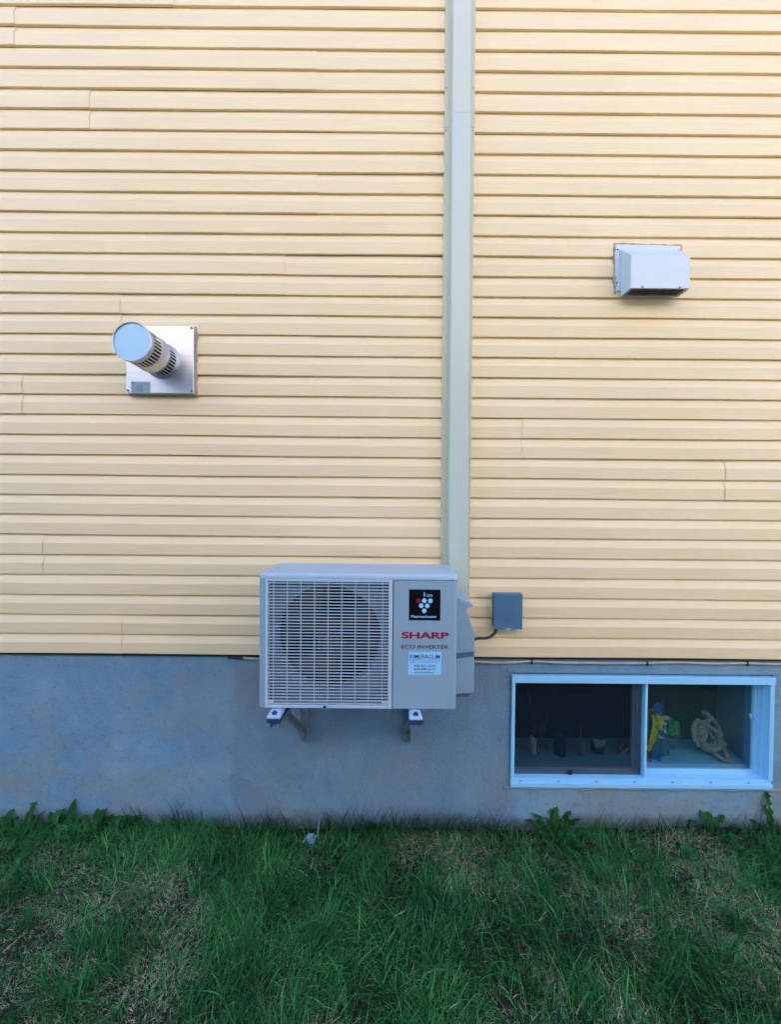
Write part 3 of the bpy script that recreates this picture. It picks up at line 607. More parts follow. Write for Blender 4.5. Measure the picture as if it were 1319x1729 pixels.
for xa, za, xb, zb_ in edge_pts:
    for i in range(14): pp.append((xa + (xb - xa) * i / 14 + random.uniform(-.0015, .0015), -0.015, za + (zb_ - za) * i / 14 + random.uniform(-.0015, .0015)))
ck.tube(pp, [0.0065 + random.uniform(-.0015, .002) for _ in pp], 6); ck.build('caulk_bead', M['caulk'], fv)
rl = MB(); rl.add([(PX0 + 0.024, PO - 0.0006, PZ0 + 0.004), (PX0 + 0.118, PO - 0.0006, PZ0 + 0.004), (PX0 + 0.118, PO - 0.0006, PZ0 + 0.056), (PX0 + 0.024, PO - 0.0006, PZ0 + 0.056)], [(0, 1, 2, 3)])
rlo = rl.build('rating_label', M['rating'], plo)
rl = MB(); lx = PX0 + 0.024
rl.box(lx + 0.004, lx + 0.018, PO - 0.0011, PO - 0.0008, PZ0 + 0.048, PZ0 + 0.053); rl.box(lx + 0.003, lx + 0.09, PO - 0.0011, PO - 0.0008, PZ0 + 0.0435, PZ0 + 0.0445)
for i in range(7):
    z = PZ0 + 0.008 + i * 0.0048
    rl.box(lx + 0.006, lx + 0.016, PO - 0.0011, PO - 0.0008, z, z + 0.0014); rl.box(lx + 0.024, lx + 0.055 + 0.03 * random.random(), PO - 0.0011, PO - 0.0008, z, z + 0.0014)
rl.build('label_print', M['shroud'], rlo)
VX, VZ, VR = -1.118, 2.331, 0.0825
VF = -0.255                                                  # front of the pipe
pp = MB(); NR = 33; SUB = 5; NA = NR * SUB
rows = [(PO, VR + 0.004, 0), (PO - 0.006, VR + 0.001, 0), (PO - 0.016, VR - 0.001, 0), (PO - 0.022, VR - 0.001, 1), (PO - 0.070, VR - 0.001, 0), (PO - 0.078, VR - 0.001, 0), (PO - 0.080, VR + 0.0022, 0), (PO - 0.084, VR + 0.0022, 0), (PO - 0.086, VR, 0),
        (-0.172, VR, 0), (-0.178, VR, 1), (-0.230, VR, 0), (-0.236, VR, 0), (-0.238, VR + 0.002, 0), (VF, VR + 0.002, 0), (VF - 0.001, VR - 0.001, 0), (VF + 0.004, VR - 0.002, 0)]
vs = [(VX + r_ * math.cos(2 * math.pi * k / NA), y_, VZ + r_ * math.sin(2 * math.pi * k / NA)) for y_, r_, _ in rows for k in range(NA)]
fs = []
for i in range(len(rows) - 1):
    for k in range(NA):
        if rows[i][2] and k % SUB in (1, 2, 3): continue
        fs.append((i * NA + k, i * NA + (k + 1) % NA, (i + 1) * NA + (k + 1) % NA, (i + 1) * NA + k))
pp.add(vs, fs, True); po = pp.build('pipe', M['pipe'], fv)
sl_ = po.modifiers.new("thick", 'SOLIDIFY'); sl_.thickness = 0.0012; sl_.offset = -1
ip = MB(); ip.tube([(VX, PO + 0.002, VZ), (VX, VF + 0.008, VZ)], VR - 0.014, 40, False); ip.build('inner_pipe', M['fan'], fv)
ec = MB(); ec.tube([(VX, VF + 0.009, VZ), (VX, VF + 0.0045, VZ)], [VR - 0.002, VR - 0.002], 64); ec.build('end_cap', M['capsteel'], fv)

# ================================================================== exhaust hood
eh = thing('exhaust_hood', 'white boxy exhaust hood with dark bottom grille on the right siding', 'exhaust hood', (1.25, 0, 2.8))
fl = MB(); fl.add([(1.091, -0.0205, 2.699), (1.404, -0.0205, 2.699), (1.411, -0.0205, 2.921), (1.0905, -0.0205, 2.927), (1.091, -0.006, 2.699), (1.404, -0.006, 2.699), (1.411, -0.006, 2.921), (1.0905, -0.006, 2.927)],
      [(0, 1, 2, 3), (0, 4, 5, 1), (1, 5, 6, 2), (2, 6, 7, 3), (3, 7, 4, 0)])
fl.build('flange', M['hood'], eh, bevel=0.001)
HX0, HX1, HZ0 = 1.118, 1.394, 2.667
yB, yF = -0.0207, -0.100
zt, zf = 2.899, 2.822
h = MB()
outer = [(yB, zt), (yF, zf), (yF, HZ0), (-0.030, HZ0), (-0.0215, 2.716)]
h.add([(HX0 - 0.004, yB, zt), (HX1 + 0.004, yB, zt), (HX1, yF, zf), (HX0, yF, zf), (HX1, yF, HZ0), (HX0, yF, HZ0)], [(0, 1, 2, 3), (3, 2, 4, 5)])
for x, sgn in ((HX0, 1), (HX1, -1)):
    dx = -0.004 * sgn
    h.add([(x + dx, yB, zt), (x, yF, zf), (x, yF, HZ0), (x, -0.030, HZ0), (x + dx * 0.5, -0.0215, 2.720)], [(0, 1, 2, 3, 4) if sgn > 0 else (4, 3, 2, 1, 0)])
h.add([(HX0, -0.0300, HZ0), (HX1, -0.0300, HZ0), (HX1, -0.0302, 2.705), (HX0, -0.0302, 2.705)], [(0, 1, 2, 3)])
ho = h.build('hood_shell', M['hood'], eh)
sm = ho.modifiers.new("thick", 'SOLIDIFY'); sm.thickness = 0.0014; sm.offset = 0.0
bm_ = ho.modifiers.new("bevel", 'BEVEL'); bm_.width = 0.0006; bm_.segments = 1
lp = MB()
lp.box(HX0 + 0.001, HX1 - 0.001, yF + 0.001, yF + 0.010, HZ0 + 0.0015, HZ0 + 0.004); lp.box(HX0 + 0.001, HX1 - 0.001, -0.038, -0.0315, HZ0 + 0.0015, HZ0 + 0.004)
lp.box(HX0 + 0.001, HX0 + 0.016, yF + 0.0102, -0.0382, HZ0 + 0.0015, HZ0 + 0.004); lp.box(HX1 - 0.016, HX1 - 0.001, yF + 0.0102, -0.0382, HZ0 + 0.0015, HZ0 + 0.004)
lp.build('bottom_rim', M['galv'], eh)
gr = MB(); gr.box(HX0 + 0.004, HX1 - 0.004, yF + 0.004, -0.034, HZ0 + 0.012, HZ0 + 0.014); gro = gr.build('bottom_grille', M['dark'], eh)
gr = MB()
for i in range(16):
    x = HX0 + 0.018 + i * 0.0155; gr.box(x, x + 0.0012, yF + 0.008, -0.035, HZ0 + 0.0045, HZ0 + 0.0060)
for i in range(4):
    y_ = yF + 0.020 + i * 0.013; gr.box(HX0 + 0.012, HX1 - 0.012, y_, y_ + 0.0012, HZ0 + 0.0062, HZ0 + 0.0075)
gr.build('grille_bars', M['galv'], gro)
for x, z, y_ in ((1.101, 2.899, -0.0205), (1.099, 2.737, -0.0205), (1.400, 2.897, -0.0205), (1.172, 2.672, yF - 0.0007), (1.347, 2.671, yF - 0.0007)):
    s_ = MB(); s_.tube([(x, y_ + 0.001, z), (x, y_ - 0.003, z)], 0.0034, 8); s_.build('screw', M['fan'], eh)
tb = MB(); tb.add([(HX0 + 0.0005, -0.086, 2.8265), (HX0 - 0.006, -0.050, 2.812), (HX0 - 0.0005, -0.050, 2.828)], [(0, 1, 2), (2, 1, 0)])
cb = MB(); pts = []
for xa, za, xb, zb_ in ((1.093, 2.690, 1.0885, 2.929), (1.0885, 2.929, 1.413, 2.923), (1.413, 2.923, 1.411, 2.860)):
    for i in range(16): pts.append((xa + (xb - xa) * i / 16 + random.uniform(-.001, .001), -0.0145, za + (zb_ - za) * i / 16 + random.uniform(-.001, .001)))
cb.tube(pts, [0.0065 + random.uniform(-.0018, .002) for _ in pts], 6); cb.build('caulk_bead', M['caulk'], eh)

# ================================================================== disconnect box and cables
db = thing('disconnect_box', 'small blue grey metal electrical disconnect box on the lower siding', 'electrical box', (0.565, 0, 1.05))
b = MB(); b.box(0.511, 0.643, -0.052, -0.0125, 1.045, 1.211); b.build('body', M['box'], db, bevel=0.002)
b = MB(); b.box(0.508, 0.646, -0.062, -0.0525, 1.041, 1.2135); b.box(0.508, 0.646, -0.0522, -0.022, 1.2115, 1.2135); bo = b.build('door', M['box'], db, bevel=0.0025)
b = MB(); b.box(0.565, 0.589, -0.068, -0.0623, 1.0415, 1.0475); b.build('hasp', M['padwhite'], bo, bevel=0.002)
for arc in ([(0.549, 1.174), (0.556, 1.158), (0.568, 1.140), (0.577, 1.134), (0.586, 1.140), (0.597, 1.157), (0.603, 1.174)], [(0.566, 1.128), (0.577, 1.121), (0.590, 1.128)], [(0.570, 1.112), (0.584, 1.112)]):
    b = MB(); b.tube(smooth_path([(x, -0.0622, z) for x, z in arc], 5), 0.0013, 6); b.build('embossing', M['box'], bo)
for i in range(9):
    b = MB(); b.box(0.548 + i * 0.0066, 0.5515 + i * 0.0066, -0.0630, -0.0618, 1.0815, 1.0855); b.build('embossing', M['box'], bo)
cb = MB(); cb.tube(smooth_path([(0.532, -0.035, 1.050), (0.528, -0.035, 1.030), (0.508, -0.042, 1.006), (0.474, -0.065, 1.000), (0.43, -0.10, 1.010), (0.400, -0.13, 1.016), (0.362, -0.17, 1.016)], 6), 0.0068, 10)
tag(cb.build('power_cable', M['rubber']), 'short black cable curving from the electrical box to the heat pump', 'cable')
cx = MB(); pts = [(-0.80, 0.004, 0.866), (-0.72, 0.002, 0.8635), (-0.66, 0.001, 0.8600), (-0.4, 0.0, 0.853), (0.1, 0.0, 0.853), (0.423, 0, 0.8555), (0.542, 0, 0.8515), (0.64, 0, 0.8555), (0.717, 0, 0.8605), (0.85, 0, 0.8555), (0.986, 0, 0.8545), (1.12, 0, 0.8545), (1.298, 0, 0.8565), (1.45, 0, 0.8615), (1.62, 0, 0.8575), (1.802, 0, 0.8605), (1.962, 0, 0.8570), (2.4, 0, 0.858), (3.5, 0.0, 0.857), (6.4, 0.002, 0.859)]
cx.tube(smooth_path(pts, 6), 0.0062, 8)
tag(cx.build('coaxial_cable', M['coax']), 'thin ivory coaxial cable sagging along under the bottom edge of the siding', 'cable')
co = MB(); co.tube([(-0.815, 0.004, 0.8665), (-0.79, 0.0035, 0.8662), (-0.755, 0.0025, 0.8645), (-0.735, 0.0022, 0.864)], [0.0055, 0.0075, 0.0075, 0.006], 8)
for j, (x, z, lab) in enumerate(((0.717, 0.8605, 'small dark cable clip above the left end of the basement window'), (1.298, 0.8565, 'small dark cable clip above the middle of the basement window'), (1.802, 0.8605, 'small dark cable clip above the right end of the basement window'))):
    c = MB(); arc = [(x, 0.010 - 0.0165 * math.sin(R(a)), z - 0.0082 * math.cos(R(a))) for a in range(0, 181, 30)]
    for q in range(len(arc) - 1): c.obox(arc[q], arc[q + 1], 0.008, 0.0014, (1, 0, 0)) if False else None
    c.box(x - 0.004, x + 0.004, -0.0078, 0.0095, z + 0.0064, z + 0.0084); c.box(x - 0.004, x + 0.004, -0.0078, -0.0064, z - 0.012, z + 0.0062); c.box(x - 0.003, x + 0.003, -0.0062, 0.0095, z - 0.012, z - 0.0068)
    tag(c.build('cable_clip', M['fan'], bevel=0.0008), lab, 'clip', 'clips holding the coaxial cable')
co2 = tag(co.build('cable_connector', M['navy']), 'dark connector at the cable end left of the heat pump', 'connector')

# ================================================================== things on the window ledge
LZ = IZ0 + 0.0005
def bottle(name, label, cat, x, y, prof, mt, group=None):
    o = MB().lathe([(0.0001, 0)] + prof, (x, y, LZ), 20); return tag(o.build(name, mt), label, cat, group)
bottle('bottle', 'slim white bottle holding dry twigs behind the window screen', 'bottle', 0.800, 0.190, [(0.021, 0), (0.022, 0.004), (0.022, 0.066), (0.016, 0.076), (0.011, 0.080), (0.011, 0.088), (0.009, 0.088), (0.009, 0.06)], M['jarwhite'])
bottle('tin', 'dark navy tin standing on the ledge behind the window screen', 'tin', 0.952, 0.180, [(0.032, 0), (0.033, 0.003), (0.033, 0.090), (0.031, 0.095), (0.024, 0.098), (0.0001, 0.098)], M['navy'])
bottle('glass_jar', 'cloudy clear glass jar with a stick in it on the ledge', 'jar', 1.070, 0.180, [(0.024, 0), (0.026, 0.004), (0.026, 0.066), (0.020, 0.076), (0.020, 0.086), (0.017, 0.086), (0.017, 0.07)], M['jarglass'])
cupo = MB().lathe([(0.0001, 0), (0.029, 0), (0.034, 0.005), (0.037, 0.085), (0.035, 0.085), (0.033, 0.02), (0.0001, 0.02)], (1.172, 0.200, LZ), 24)
cup = tag(cupo.build('cup', M['rubber']), 'black cup with a torn pale label on the ledge', 'cup')
lab = MB(); vs = []; n = 12
for i in range(n + 1):
    a = R(-150 + 110 * i / n); lo = 0.085 - 0.016 * (1.0) - 0.034 * (1 - abs(i / n - 0.25) * 1.3) + 0.004 * math.sin(i * 2.3); hi = 0.089 + 0.006 * math.sin(i * 1.9 + 1)
    for z in (max(0.02, lo), hi):
        rr = 0.0345 + 0.003 * z / 0.085; vs.append((1.172 + (rr + 0.001) * math.cos(a), 0.200 + (rr + 0.001) * math.sin(a), LZ + z))
lab.add(vs, [(2 * i, 2 * i + 2, 2 * i + 3, 2 * i + 1) for i in range(n)]); lab.build('torn_label', M['foil'], cup)
def twigs(mb, base, n, spread, height, rad, seed, depth=2):
    rs = random.Random(seed)
    def grow(p, d, L, r_, lev):
        pts = [p]; q = Vector(p); dd = Vector(d)
        for i in range(5):
            dd = (dd + Vector((rs.uniform(-.45, .45), rs.uniform(-.3, .3), rs.uniform(-.25, .35)))).normalized(); q = q + dd * L / 5; pts.append(q.copy())
            if lev > 0 and rs.random() < 0.75: grow(q.copy(), (dd + Vector((rs.uniform(-1, 1), rs.uniform(-.6, .6), rs.uniform(-.2, .7)))).normalized(), L * 0.45, r_ * 0.6, lev - 1)
        mb.tube(pts, [r_ * (1 - 0.75 * i / 5) for i in range(6)], 5)
    for i in range(n):
        grow(Vector(base), Vector((rs.uniform(-spread, spread), rs.uniform(-spread, spread) * .6, 1)).normalized(), height * rs.uniform(.75, 1.1), rad, depth)
tw = MB(); twigs(tw, (0.800, 0.190, LZ + 0.05), 3, 0.35, 0.19, 0.0030, 5)
tag(tw.build('dry_twigs', M['wood']), 'dry curly twigs standing up out of the white bottle', 'twigs')
tw = MB(); tw.tube(smooth_path([(0.876, 0.235, LZ + 0.006), (0.872, 0.236, LZ + 0.05), (0.866, 0.24, LZ + 0.10), (0.877, 0.24, LZ + 0.15), (0.870, 0.24, LZ + 0.20), (0.850, 0.24, LZ + 0.215)], 5), [0.014 - 0.011 * min(1, i / 16) for i in range(26)], 7)
twigs(tw, (0.871, 0.236, LZ + 0.06), 4, 0.9, 0.09, 0.0032, 9); twigs(tw, (0.875, 0.235, LZ + 0.012), 3, 1.6, 0.05, 0.005, 21, 1)
for sx in (-1, 1): tw.tube([(0.876, 0.235, LZ + 0.02), (0.876 + sx * 0.018, 0.232, LZ + 0.004), (0.876 + sx * 0.026, 0.226, LZ + 0.003)], [0.010, 0.006, 0.003], 6)
tag(tw.build('driftwood_root', M['wood']), 'twisted upright driftwood root standing between bottle and navy tin', 'driftwood')
tw = MB(); tw.tube(smooth_path([(1.070, 0.180, LZ + 0.01), (1.072, 0.182, LZ + 0.06), (1.068, 0.185, LZ + 0.11), (1.073, 0.188, LZ + 0.155)], 4), 0.0055, 7)
tag(tw.build('stick', M['wood']), 'brown stick standing upright in the cloudy glass jar', 'stick')
tw = MB(); tw.tube(smooth_path([(1.265, 0.170, LZ + 0.008), (1.30, 0.18, LZ + 0.012), (1.33, 0.19, LZ + 0.022), (1.36, 0.20, LZ + 0.014)], 4), [0.005, 0.006, 0.007, 0.008, 0.010, 0.011, 0.012, 0.014, 0.015, 0.014, 0.012, 0.009, 0.006], 7)
tw.tube(smooth_path([(1.30, 0.195, LZ + 0.012), (1.318, 0.21, LZ + 0.05), (1.345, 0.215, LZ + 0.06), (1.37, 0.21, LZ + 0.03), (1.36, 0.19, LZ + 0.01)], 4), 0.009, 7)
tag(tw.build('driftwood_piece', M['wood']), 'small lumpy brown driftwood piece lying on the ledge beside the sash', 'driftwood')
# bundle of coloured flags in a clear bag
fb = thing('flag_bundle', 'bundle of coloured cloth flags in a clear bag on the ledge', 'flags', (1.455, 0.17, LZ))
def cloth(corners, seed, amp=0.012, n=9, thick=0.0012):
    a, b, c, d = [Vector(p) for p in corners]; rs = np.random.default_rng(seed); vs = []
    ph = rs.uniform(0, 6, 6)
    for i in range(n + 1):
        for j in range(n + 1):
            u, v_ = i / n, j / n; p = (a * (1 - u) + b * u) * (1 - v_) + (d * (1 - u) + c * u) * v_
            k_ = amp * (math.sin(u * 7 + ph[0]) * math.cos(v_ * 5 + ph[1]) + 0.6 * math.sin(u * 13 + v_ * 9 + ph[2]))
            vs.append(p + Vector((0.35 * k_ * math.sin(ph[3]), k_, 0.4 * k_ * math.cos(ph[4]))))
    return MB().add(vs, [(i * (n + 1) + j, (i + 1) * (n + 1) + j, (i + 1) * (n + 1) + j + 1, i * (n + 1) + j + 1) for i in range(n) for j in range(n)], True)
bx0 = 1.340
for nm, cs, sd in (
    ('blue', [(1.475, 0.20, LZ + 0.225), (1.532, 0.20, LZ + 0.215), (1.538, 0.20, LZ + 0.30), (1.492, 0.20, LZ + 0.275)], 1),
    ('yellow', [(1.412, 0.118, LZ + 0.165), (1.470, 0.118, LZ + 0.172), (1.482, 0.118, LZ + 0.245), (1.420, 0.118, LZ + 0.255)], 2),
    ('yellow', [(1.385, 0.112, LZ + 0.065), (1.415, 0.112, LZ + 0.075), (1.440, 0.114, LZ + 0.172), (1.405, 0.114, LZ + 0.175)], 8),
    ('green', [(1.490, 0.118, LZ + 0.145), (1.570, 0.125, LZ + 0.140), (1.565, 0.125, LZ + 0.235), (1.515, 0.118, LZ + 0.215)], 3),
    ('red', [(1.392, 0.19, LZ + 0.17), (1.495, 0.19, LZ + 0.17), (1.480, 0.19, LZ + 0.255), (1.400, 0.19, LZ + 0.235)], 4),
    ('white', [(1.335, 0.18, LZ + 0.08), (1.385, 0.17, LZ + 0.07), (1.400, 0.18, LZ + 0.20), (1.345, 0.18, LZ + 0.195)], 5),
    ('teal', [(1.385, 0.170, LZ + 0.03), (1.530, 0.170, LZ + 0.06), (1.535, 0.18, LZ + 0.19), (1.395, 0.18, LZ + 0.19)], 6),
    ('red', [(1.335, 0.130, LZ + 0.004), (1.40, 0.128, LZ + 0.004), (1.44, 0.145, LZ + 0.06), (1.36, 0.145, LZ + 0.05)], 7),
    ('blue', [(1.405, 0.128, LZ + 0.004), (1.462, 0.130, LZ + 0.003), (1.525, 0.150, LZ + 0.115), (1.49, 0.150, LZ + 0.10)], 11),
    ('green', [(1.350, 0.138, LZ + 0.012), (1.405, 0.135, LZ + 0.01), (1.49, 0.150, LZ + 0.10), (1.46, 0.152, LZ + 0.115)], 12)):
    co_ = cloth(cs, sd, 0.009).build('flag', M['flag_' + nm], fb); co_['label'] = {'blue': 'blue', 'yellow': 'yellow', 'green': 'green', 'red': 'dull red', 'white': 'pale', 'teal': 'dark teal'}[nm] + ' cloth flag'
bm = bmesh.new(); bmesh.ops.create_icosphere(bm, subdivisions=4, radius=1.0)
for v_ in bm.verts:
    d_ = v_.co.copy(); nse = 0.10 * math.sin(d_.x * 9 + d_.z * 5) * math.cos(d_.y * 7 - d_.z * 4) + 0.06 * math.sin(d_.z * 17 + d_.x * 11)
    s_ = 1 + nse; v_.co = Vector((1.460 + d_.x * 0.130 * s_ + 0.02 * d_.z, 0.168 + d_.y * 0.055 * s_, max(LZ + 0.001, LZ + 0.112 + d_.z * 0.122 * s_)))
me = bpy.data.meshes.new('bag'); bm.to_mesh(me); bm.free(); me.materials.append(M['bag'])
for p in me.polygons: p.use_smooth = False
bo = bpy.data.objects.new('bag', me); COL.objects.link(bo); put(bo, fb)
# coil of rope
rp = MB(); C0 = Vector((1.785, 0.190, LZ + 0.085)); ux = Vector((1, 0.10, 0.0)).normalized(); uz = Vector((0.05, 0.42, 0.9)).normalized(); uy = ux.cross(uz)
pts = []; rs = random.Random(4)
for loop in range(4):
    ex, ez = 0.042 + 0.011 * (loop % 3) + rs.uniform(-.004, .004), 0.044 + 0.011 * ((loop + 1) % 3); oy = -0.012 * loop + 0.018
    for i in range(10):
        a = 2 * math.pi * i / 10 + loop * 0.25
        pts.append(C0 + ux * (ex * math.cos(a) + rs.uniform(-.007, .007)) + uz * (ez * math.sin(a) + rs.uniform(-.007, .007)) + uy * (-(oy + rs.uniform(-.012, .012))))
pts = [C0 + ux * (-0.075) + uz * (-0.03) + uy * 0.0, C0 + ux * -0.088 + uz * 0.02, C0 + ux * -0.07 + uz * 0.065, C0 + ux * -0.03 + uz * 0.085] + pts
pts += [C0 + ux * 0.085 + uz * -0.03, Vector((1.845, 0.165, LZ + 0.05)), Vector((1.838, 0.130, LZ + 0.020)), Vector((1.822, 0.112, LZ + 0.013)), Vector((1.800, 0.125, LZ + 0.016)), Vector((1.780, 0.150, LZ + 0.03))]
def braid(mb, path, rad, twist=150.0):
    P = smooth_path(path, 14)
    for s_i in range(3):
        q = []; L = 0; ref = Vector((0, 1, 0))
        for i, p in enumerate(P):
            t = (P[min(i + 1, len(P) - 1)] - P[max(i - 1, 0)]).normalized(); L += (p - P[i - 1]).length if i else 0
            a = (ref - t * ref.dot(t)).normalized(); b_ = t.cross(a); ref = a; ph = L * twist + s_i * 2 * math.pi / 3
            q.append(p + (a * math.cos(ph) + b_ * math.sin(ph)) * rad * 0.60)
        mb.tube(q, rad * 0.52, 6)
braid(rp, pts, 0.0108, 170.0)
braid(rp, [C0 + ux * -0.02 + uz * 0.075 + uy * -0.02, C0 + ux * 0.03 + uz * 0.085, C0 + ux * 0.030 + uz * 0.115, C0 + ux * 0.010 + uz * 0.128, C0 + ux * 0.045 + uz * 0.100, C0 + ux * 0.070 + uz * 0.055, C0 + ux * 0.078 + uz * 0.01], 0.0118, 190.0)
tag(rp.build('rope_coil', M['rope']), 'coil of thick pale braided rope on the ledge at the right pane', 'rope')

# ================================================================== weeds along the wall
def leaf_mesh(mb, base, azim, length, width, rise, droop, teeth=0, wave=0.0, n=25, fold=0.25, rs=random):
    d = Vector((math.cos(azim), math.sin(azim), 0)); sd_ = Vector((-math.sin(azim), math.cos(azim), 0)); vs = []; p = Vector(base); el = rise
    for i in range(n + 1):
        t = i / n
        if teeth: w_ = width * (0.22 + 0.85 * t ** 0.8) * (1 - max(0, t - 0.72) / 0.28) ** 0.7 * (0.22 + 0.95 * (1 - ((t * teeth) % 1.0)))
        else: w_ = width * math.sin(math.pi * min(1, (0.06 + 0.94 * t))) ** 0.75 * (1.15 - 0.35 * t)
        u = Vector((0, 0, 1)) * math.cos(el) - d * math.sin(el)
        wv = wave * math.sin(t * 14 + azim * 3)
        vs += [p + sd_ * w_ + u * (w_ * fold + wv), p, p - sd_ * w_ + u * (w_ * fold - wv)]
        p = p + (d * math.cos(el) + Vector((0, 0, 1)) * math.sin(el)) * (length / n); el -= droop / n
    mb.add(vs, [(3 * i + k_, 3 * i + k_ + 1, 3 * i + k_ + 4, 3 * i + k_ + 3) for i in range(n) for k_ in (0, 1)], False)
def weed(name, label, x, y, leaves, seed, group='weeds along the foundation'):
    rs = random.Random(seed); mb = MB(); z = float(ground_z(x, y)) - 0.004
    for az, L, W_, rise, droop, teeth in leaves: leaf_mesh(mb, (x + rs.uniform(-.006, .006), y + rs.uniform(-.005, .005), z), R(az), L, W_, R(rise), R(droop), teeth, 0.004, rs=rs)
    return tag(mb.build(name, M['lawn_leaf'] if y < -0.10 else M['leaf']), label, 'weed', group)
weed('dandelion', 'large dark dandelion rosette with toothed leaves below the window left corner', 0.845, -0.045,
     [(95, .20, .026, 72, 40, 5), (120, .17, .024, 60, 50, 5), (25, .18, .025, 50, 50, 5), (165, .18, .025, 46, 45, 5), (-85, .14, .024, 35, 45, 5), (-140, .14, .024, 32, 45, 5), (-40, .15, .024, 40, 45, 5), (100, .19, .020, 75, 30, 5), (75, .16, .020, 78, 25, 5), (40, .17, .022, 62, 30, 5), (150, .17, .021, 58, 40, 5), (178, .15, .020, 38, 45, 5), (5, .15, .022, 42, 45, 5), (-25, .13, .022, 35, 50, 5), (-60, .12, .021, 30, 50, 5), (-110, .12, .020, 30, 50, 5), (200, .13, .020, 30, 45, 5), (60, .12, .018, 60, 40, 4), (-5, .16, .018, 35, 35, 5)], 1)
weed('dandelion', 'curled dandelion with a drooping leaf below the right half of the window', 1.610, -0.035,
     [(95, .16, .026, 80, 70, 0), (75, .17, .022, 75, 95, 5), (20, .13, .022, 60, 60, 5), (160, .12, .020, 50, 60, 5), (-70, .14, .022, 45, 70, 5), (-30, .13, .020, 40, 60, 5)], 2)
weed('dandelion', 'tall upright dark weed at the right edge of the photograph', 1.925, -0.030,
     [(90, .22, .022, 84, 10, 6), (100, .17, .018, 80, 20, 5), (60, .12, .018, 60, 40, 5), (150, .13, .018, 52, 45, 5), (10, .11, .018, 45, 45, 5), (-60, .12, .018, 40, 50, 5)], 3)
for i, (x, y, lv, lab_) in enumerate((
    (-1.915, -0.030, [(95, .11, .020, 80, 40, 0), (60, .09, .018, 60, 40, 0), (150, .10, .020, 50, 50, 0), (-60, .09, .02, 40, 40, 0)], 'small broad leaved weed at the far left edge below the concrete'),
    (-1.80, -0.028, [(85, .15, .020, 80, 20, 4), (120, .12, .020, 65, 40, 0), (40, .12, .018, 60, 30, 0), (-80, .12, .022, 45, 50, 0), (200, .11, .018, 35, 40, 0)], 'weed with one upright pointed leaf, second from the left edge'),
    (-1.685, -0.026, [(70, .14, .026, 78, 60, 0), (110, .11, .022, 70, 50, 0), (20, .12, .02, 55, 40, 0), (-70, .11, .022, 40, 50, 0)], 'weed with bent dark leaf between the pointed and rounded ones'),
    (-1.600, -0.026, [(90, .145, .020, 84, 18, 0), (30, .09, .02, 50, 40, 0), (-60, .13, .020, 45, 60, 0), (-40, .16, .014, 40, 40, 0)], 'weed with a single tall rounded upright leaf by the concrete'),
    (-1.455, -0.028, [(110, .12, .028, 76, 40, 0), (70, .13, .024, 78, 40, 0), (30, .10, .02, 55, 40, 0), (-80, .10, .02, 45, 50, 0)], 'bright green weed with a pair of broad upright leaves'),
    (-1.350, -0.030, [(80, .11, .030, 70, 60, 0), (150, .10, .022, 50, 40, 0), (20, .12, .022, 55, 60, 0)], 'dull broad weed nearest the heat pump in the left row'),
    (-1.70, -0.13, [(-70, .10, .026, 50, 70, 0), (20, .09, .016, 50, 60, 0), (150, .09, .018, 45, 60, 0)], 'pale round leaved weed in the grass in front of the left row'),
    (-1.64, -0.285, [(100, .09, .014, 60, 50, 4), (60, .08, .013, 55, 60, 4), (-60, .06, .012, 40, 60, 0)], 'pale toothed weed in the lawn at the left edge of the photograph'),
    (1.16, -0.56, [(125, .08, .013, 55, 60, 0), (60, .05, .008, 45, 60, 0)], 'pale green plantain leaves low in the lawn at the lower right'),
    (1.02, -0.60, [(120, .06, .009, 50, 60, 0), (30, .05, .008, 45, 60, 0)], 'small single plantain leaf left of the paler plantain at lower right'),
    (1.40, -0.12, [(-80, .09, .022, 45, 70, 0), (20, .08, .016, 45, 60, 0)], 'small round leaved weed in the grass below the right window half'))):
    weed('broadleaf_weed', lab_, x, y, lv, 20 + i)

# white plastic scrap and its thin stake
sc_ = cloth([(-0.415, -0.070, -0.004), (-0.36, -0.078, -0.008), (-0.345, -0.050, 0.014), (-0.395, -0.045, 0.010)], 31, 0.013)
tag(sc_.build('plastic_scrap', M['scrap']), 'crumpled white plastic scrap half buried in grass below the heat pump', 'litter')
sk = MB(); sk.tube([(-0.346, -0.05, -0.01), (-0.342, -0.046, 0.05), (-0.340, -0.044, 0.095)], [0.0022, 0.002, 0.0008], 6)
tag(sk.build('thin_stake', M['scrap']), 'thin pale stalk sticking up beside the white plastic scrap', 'stalk')

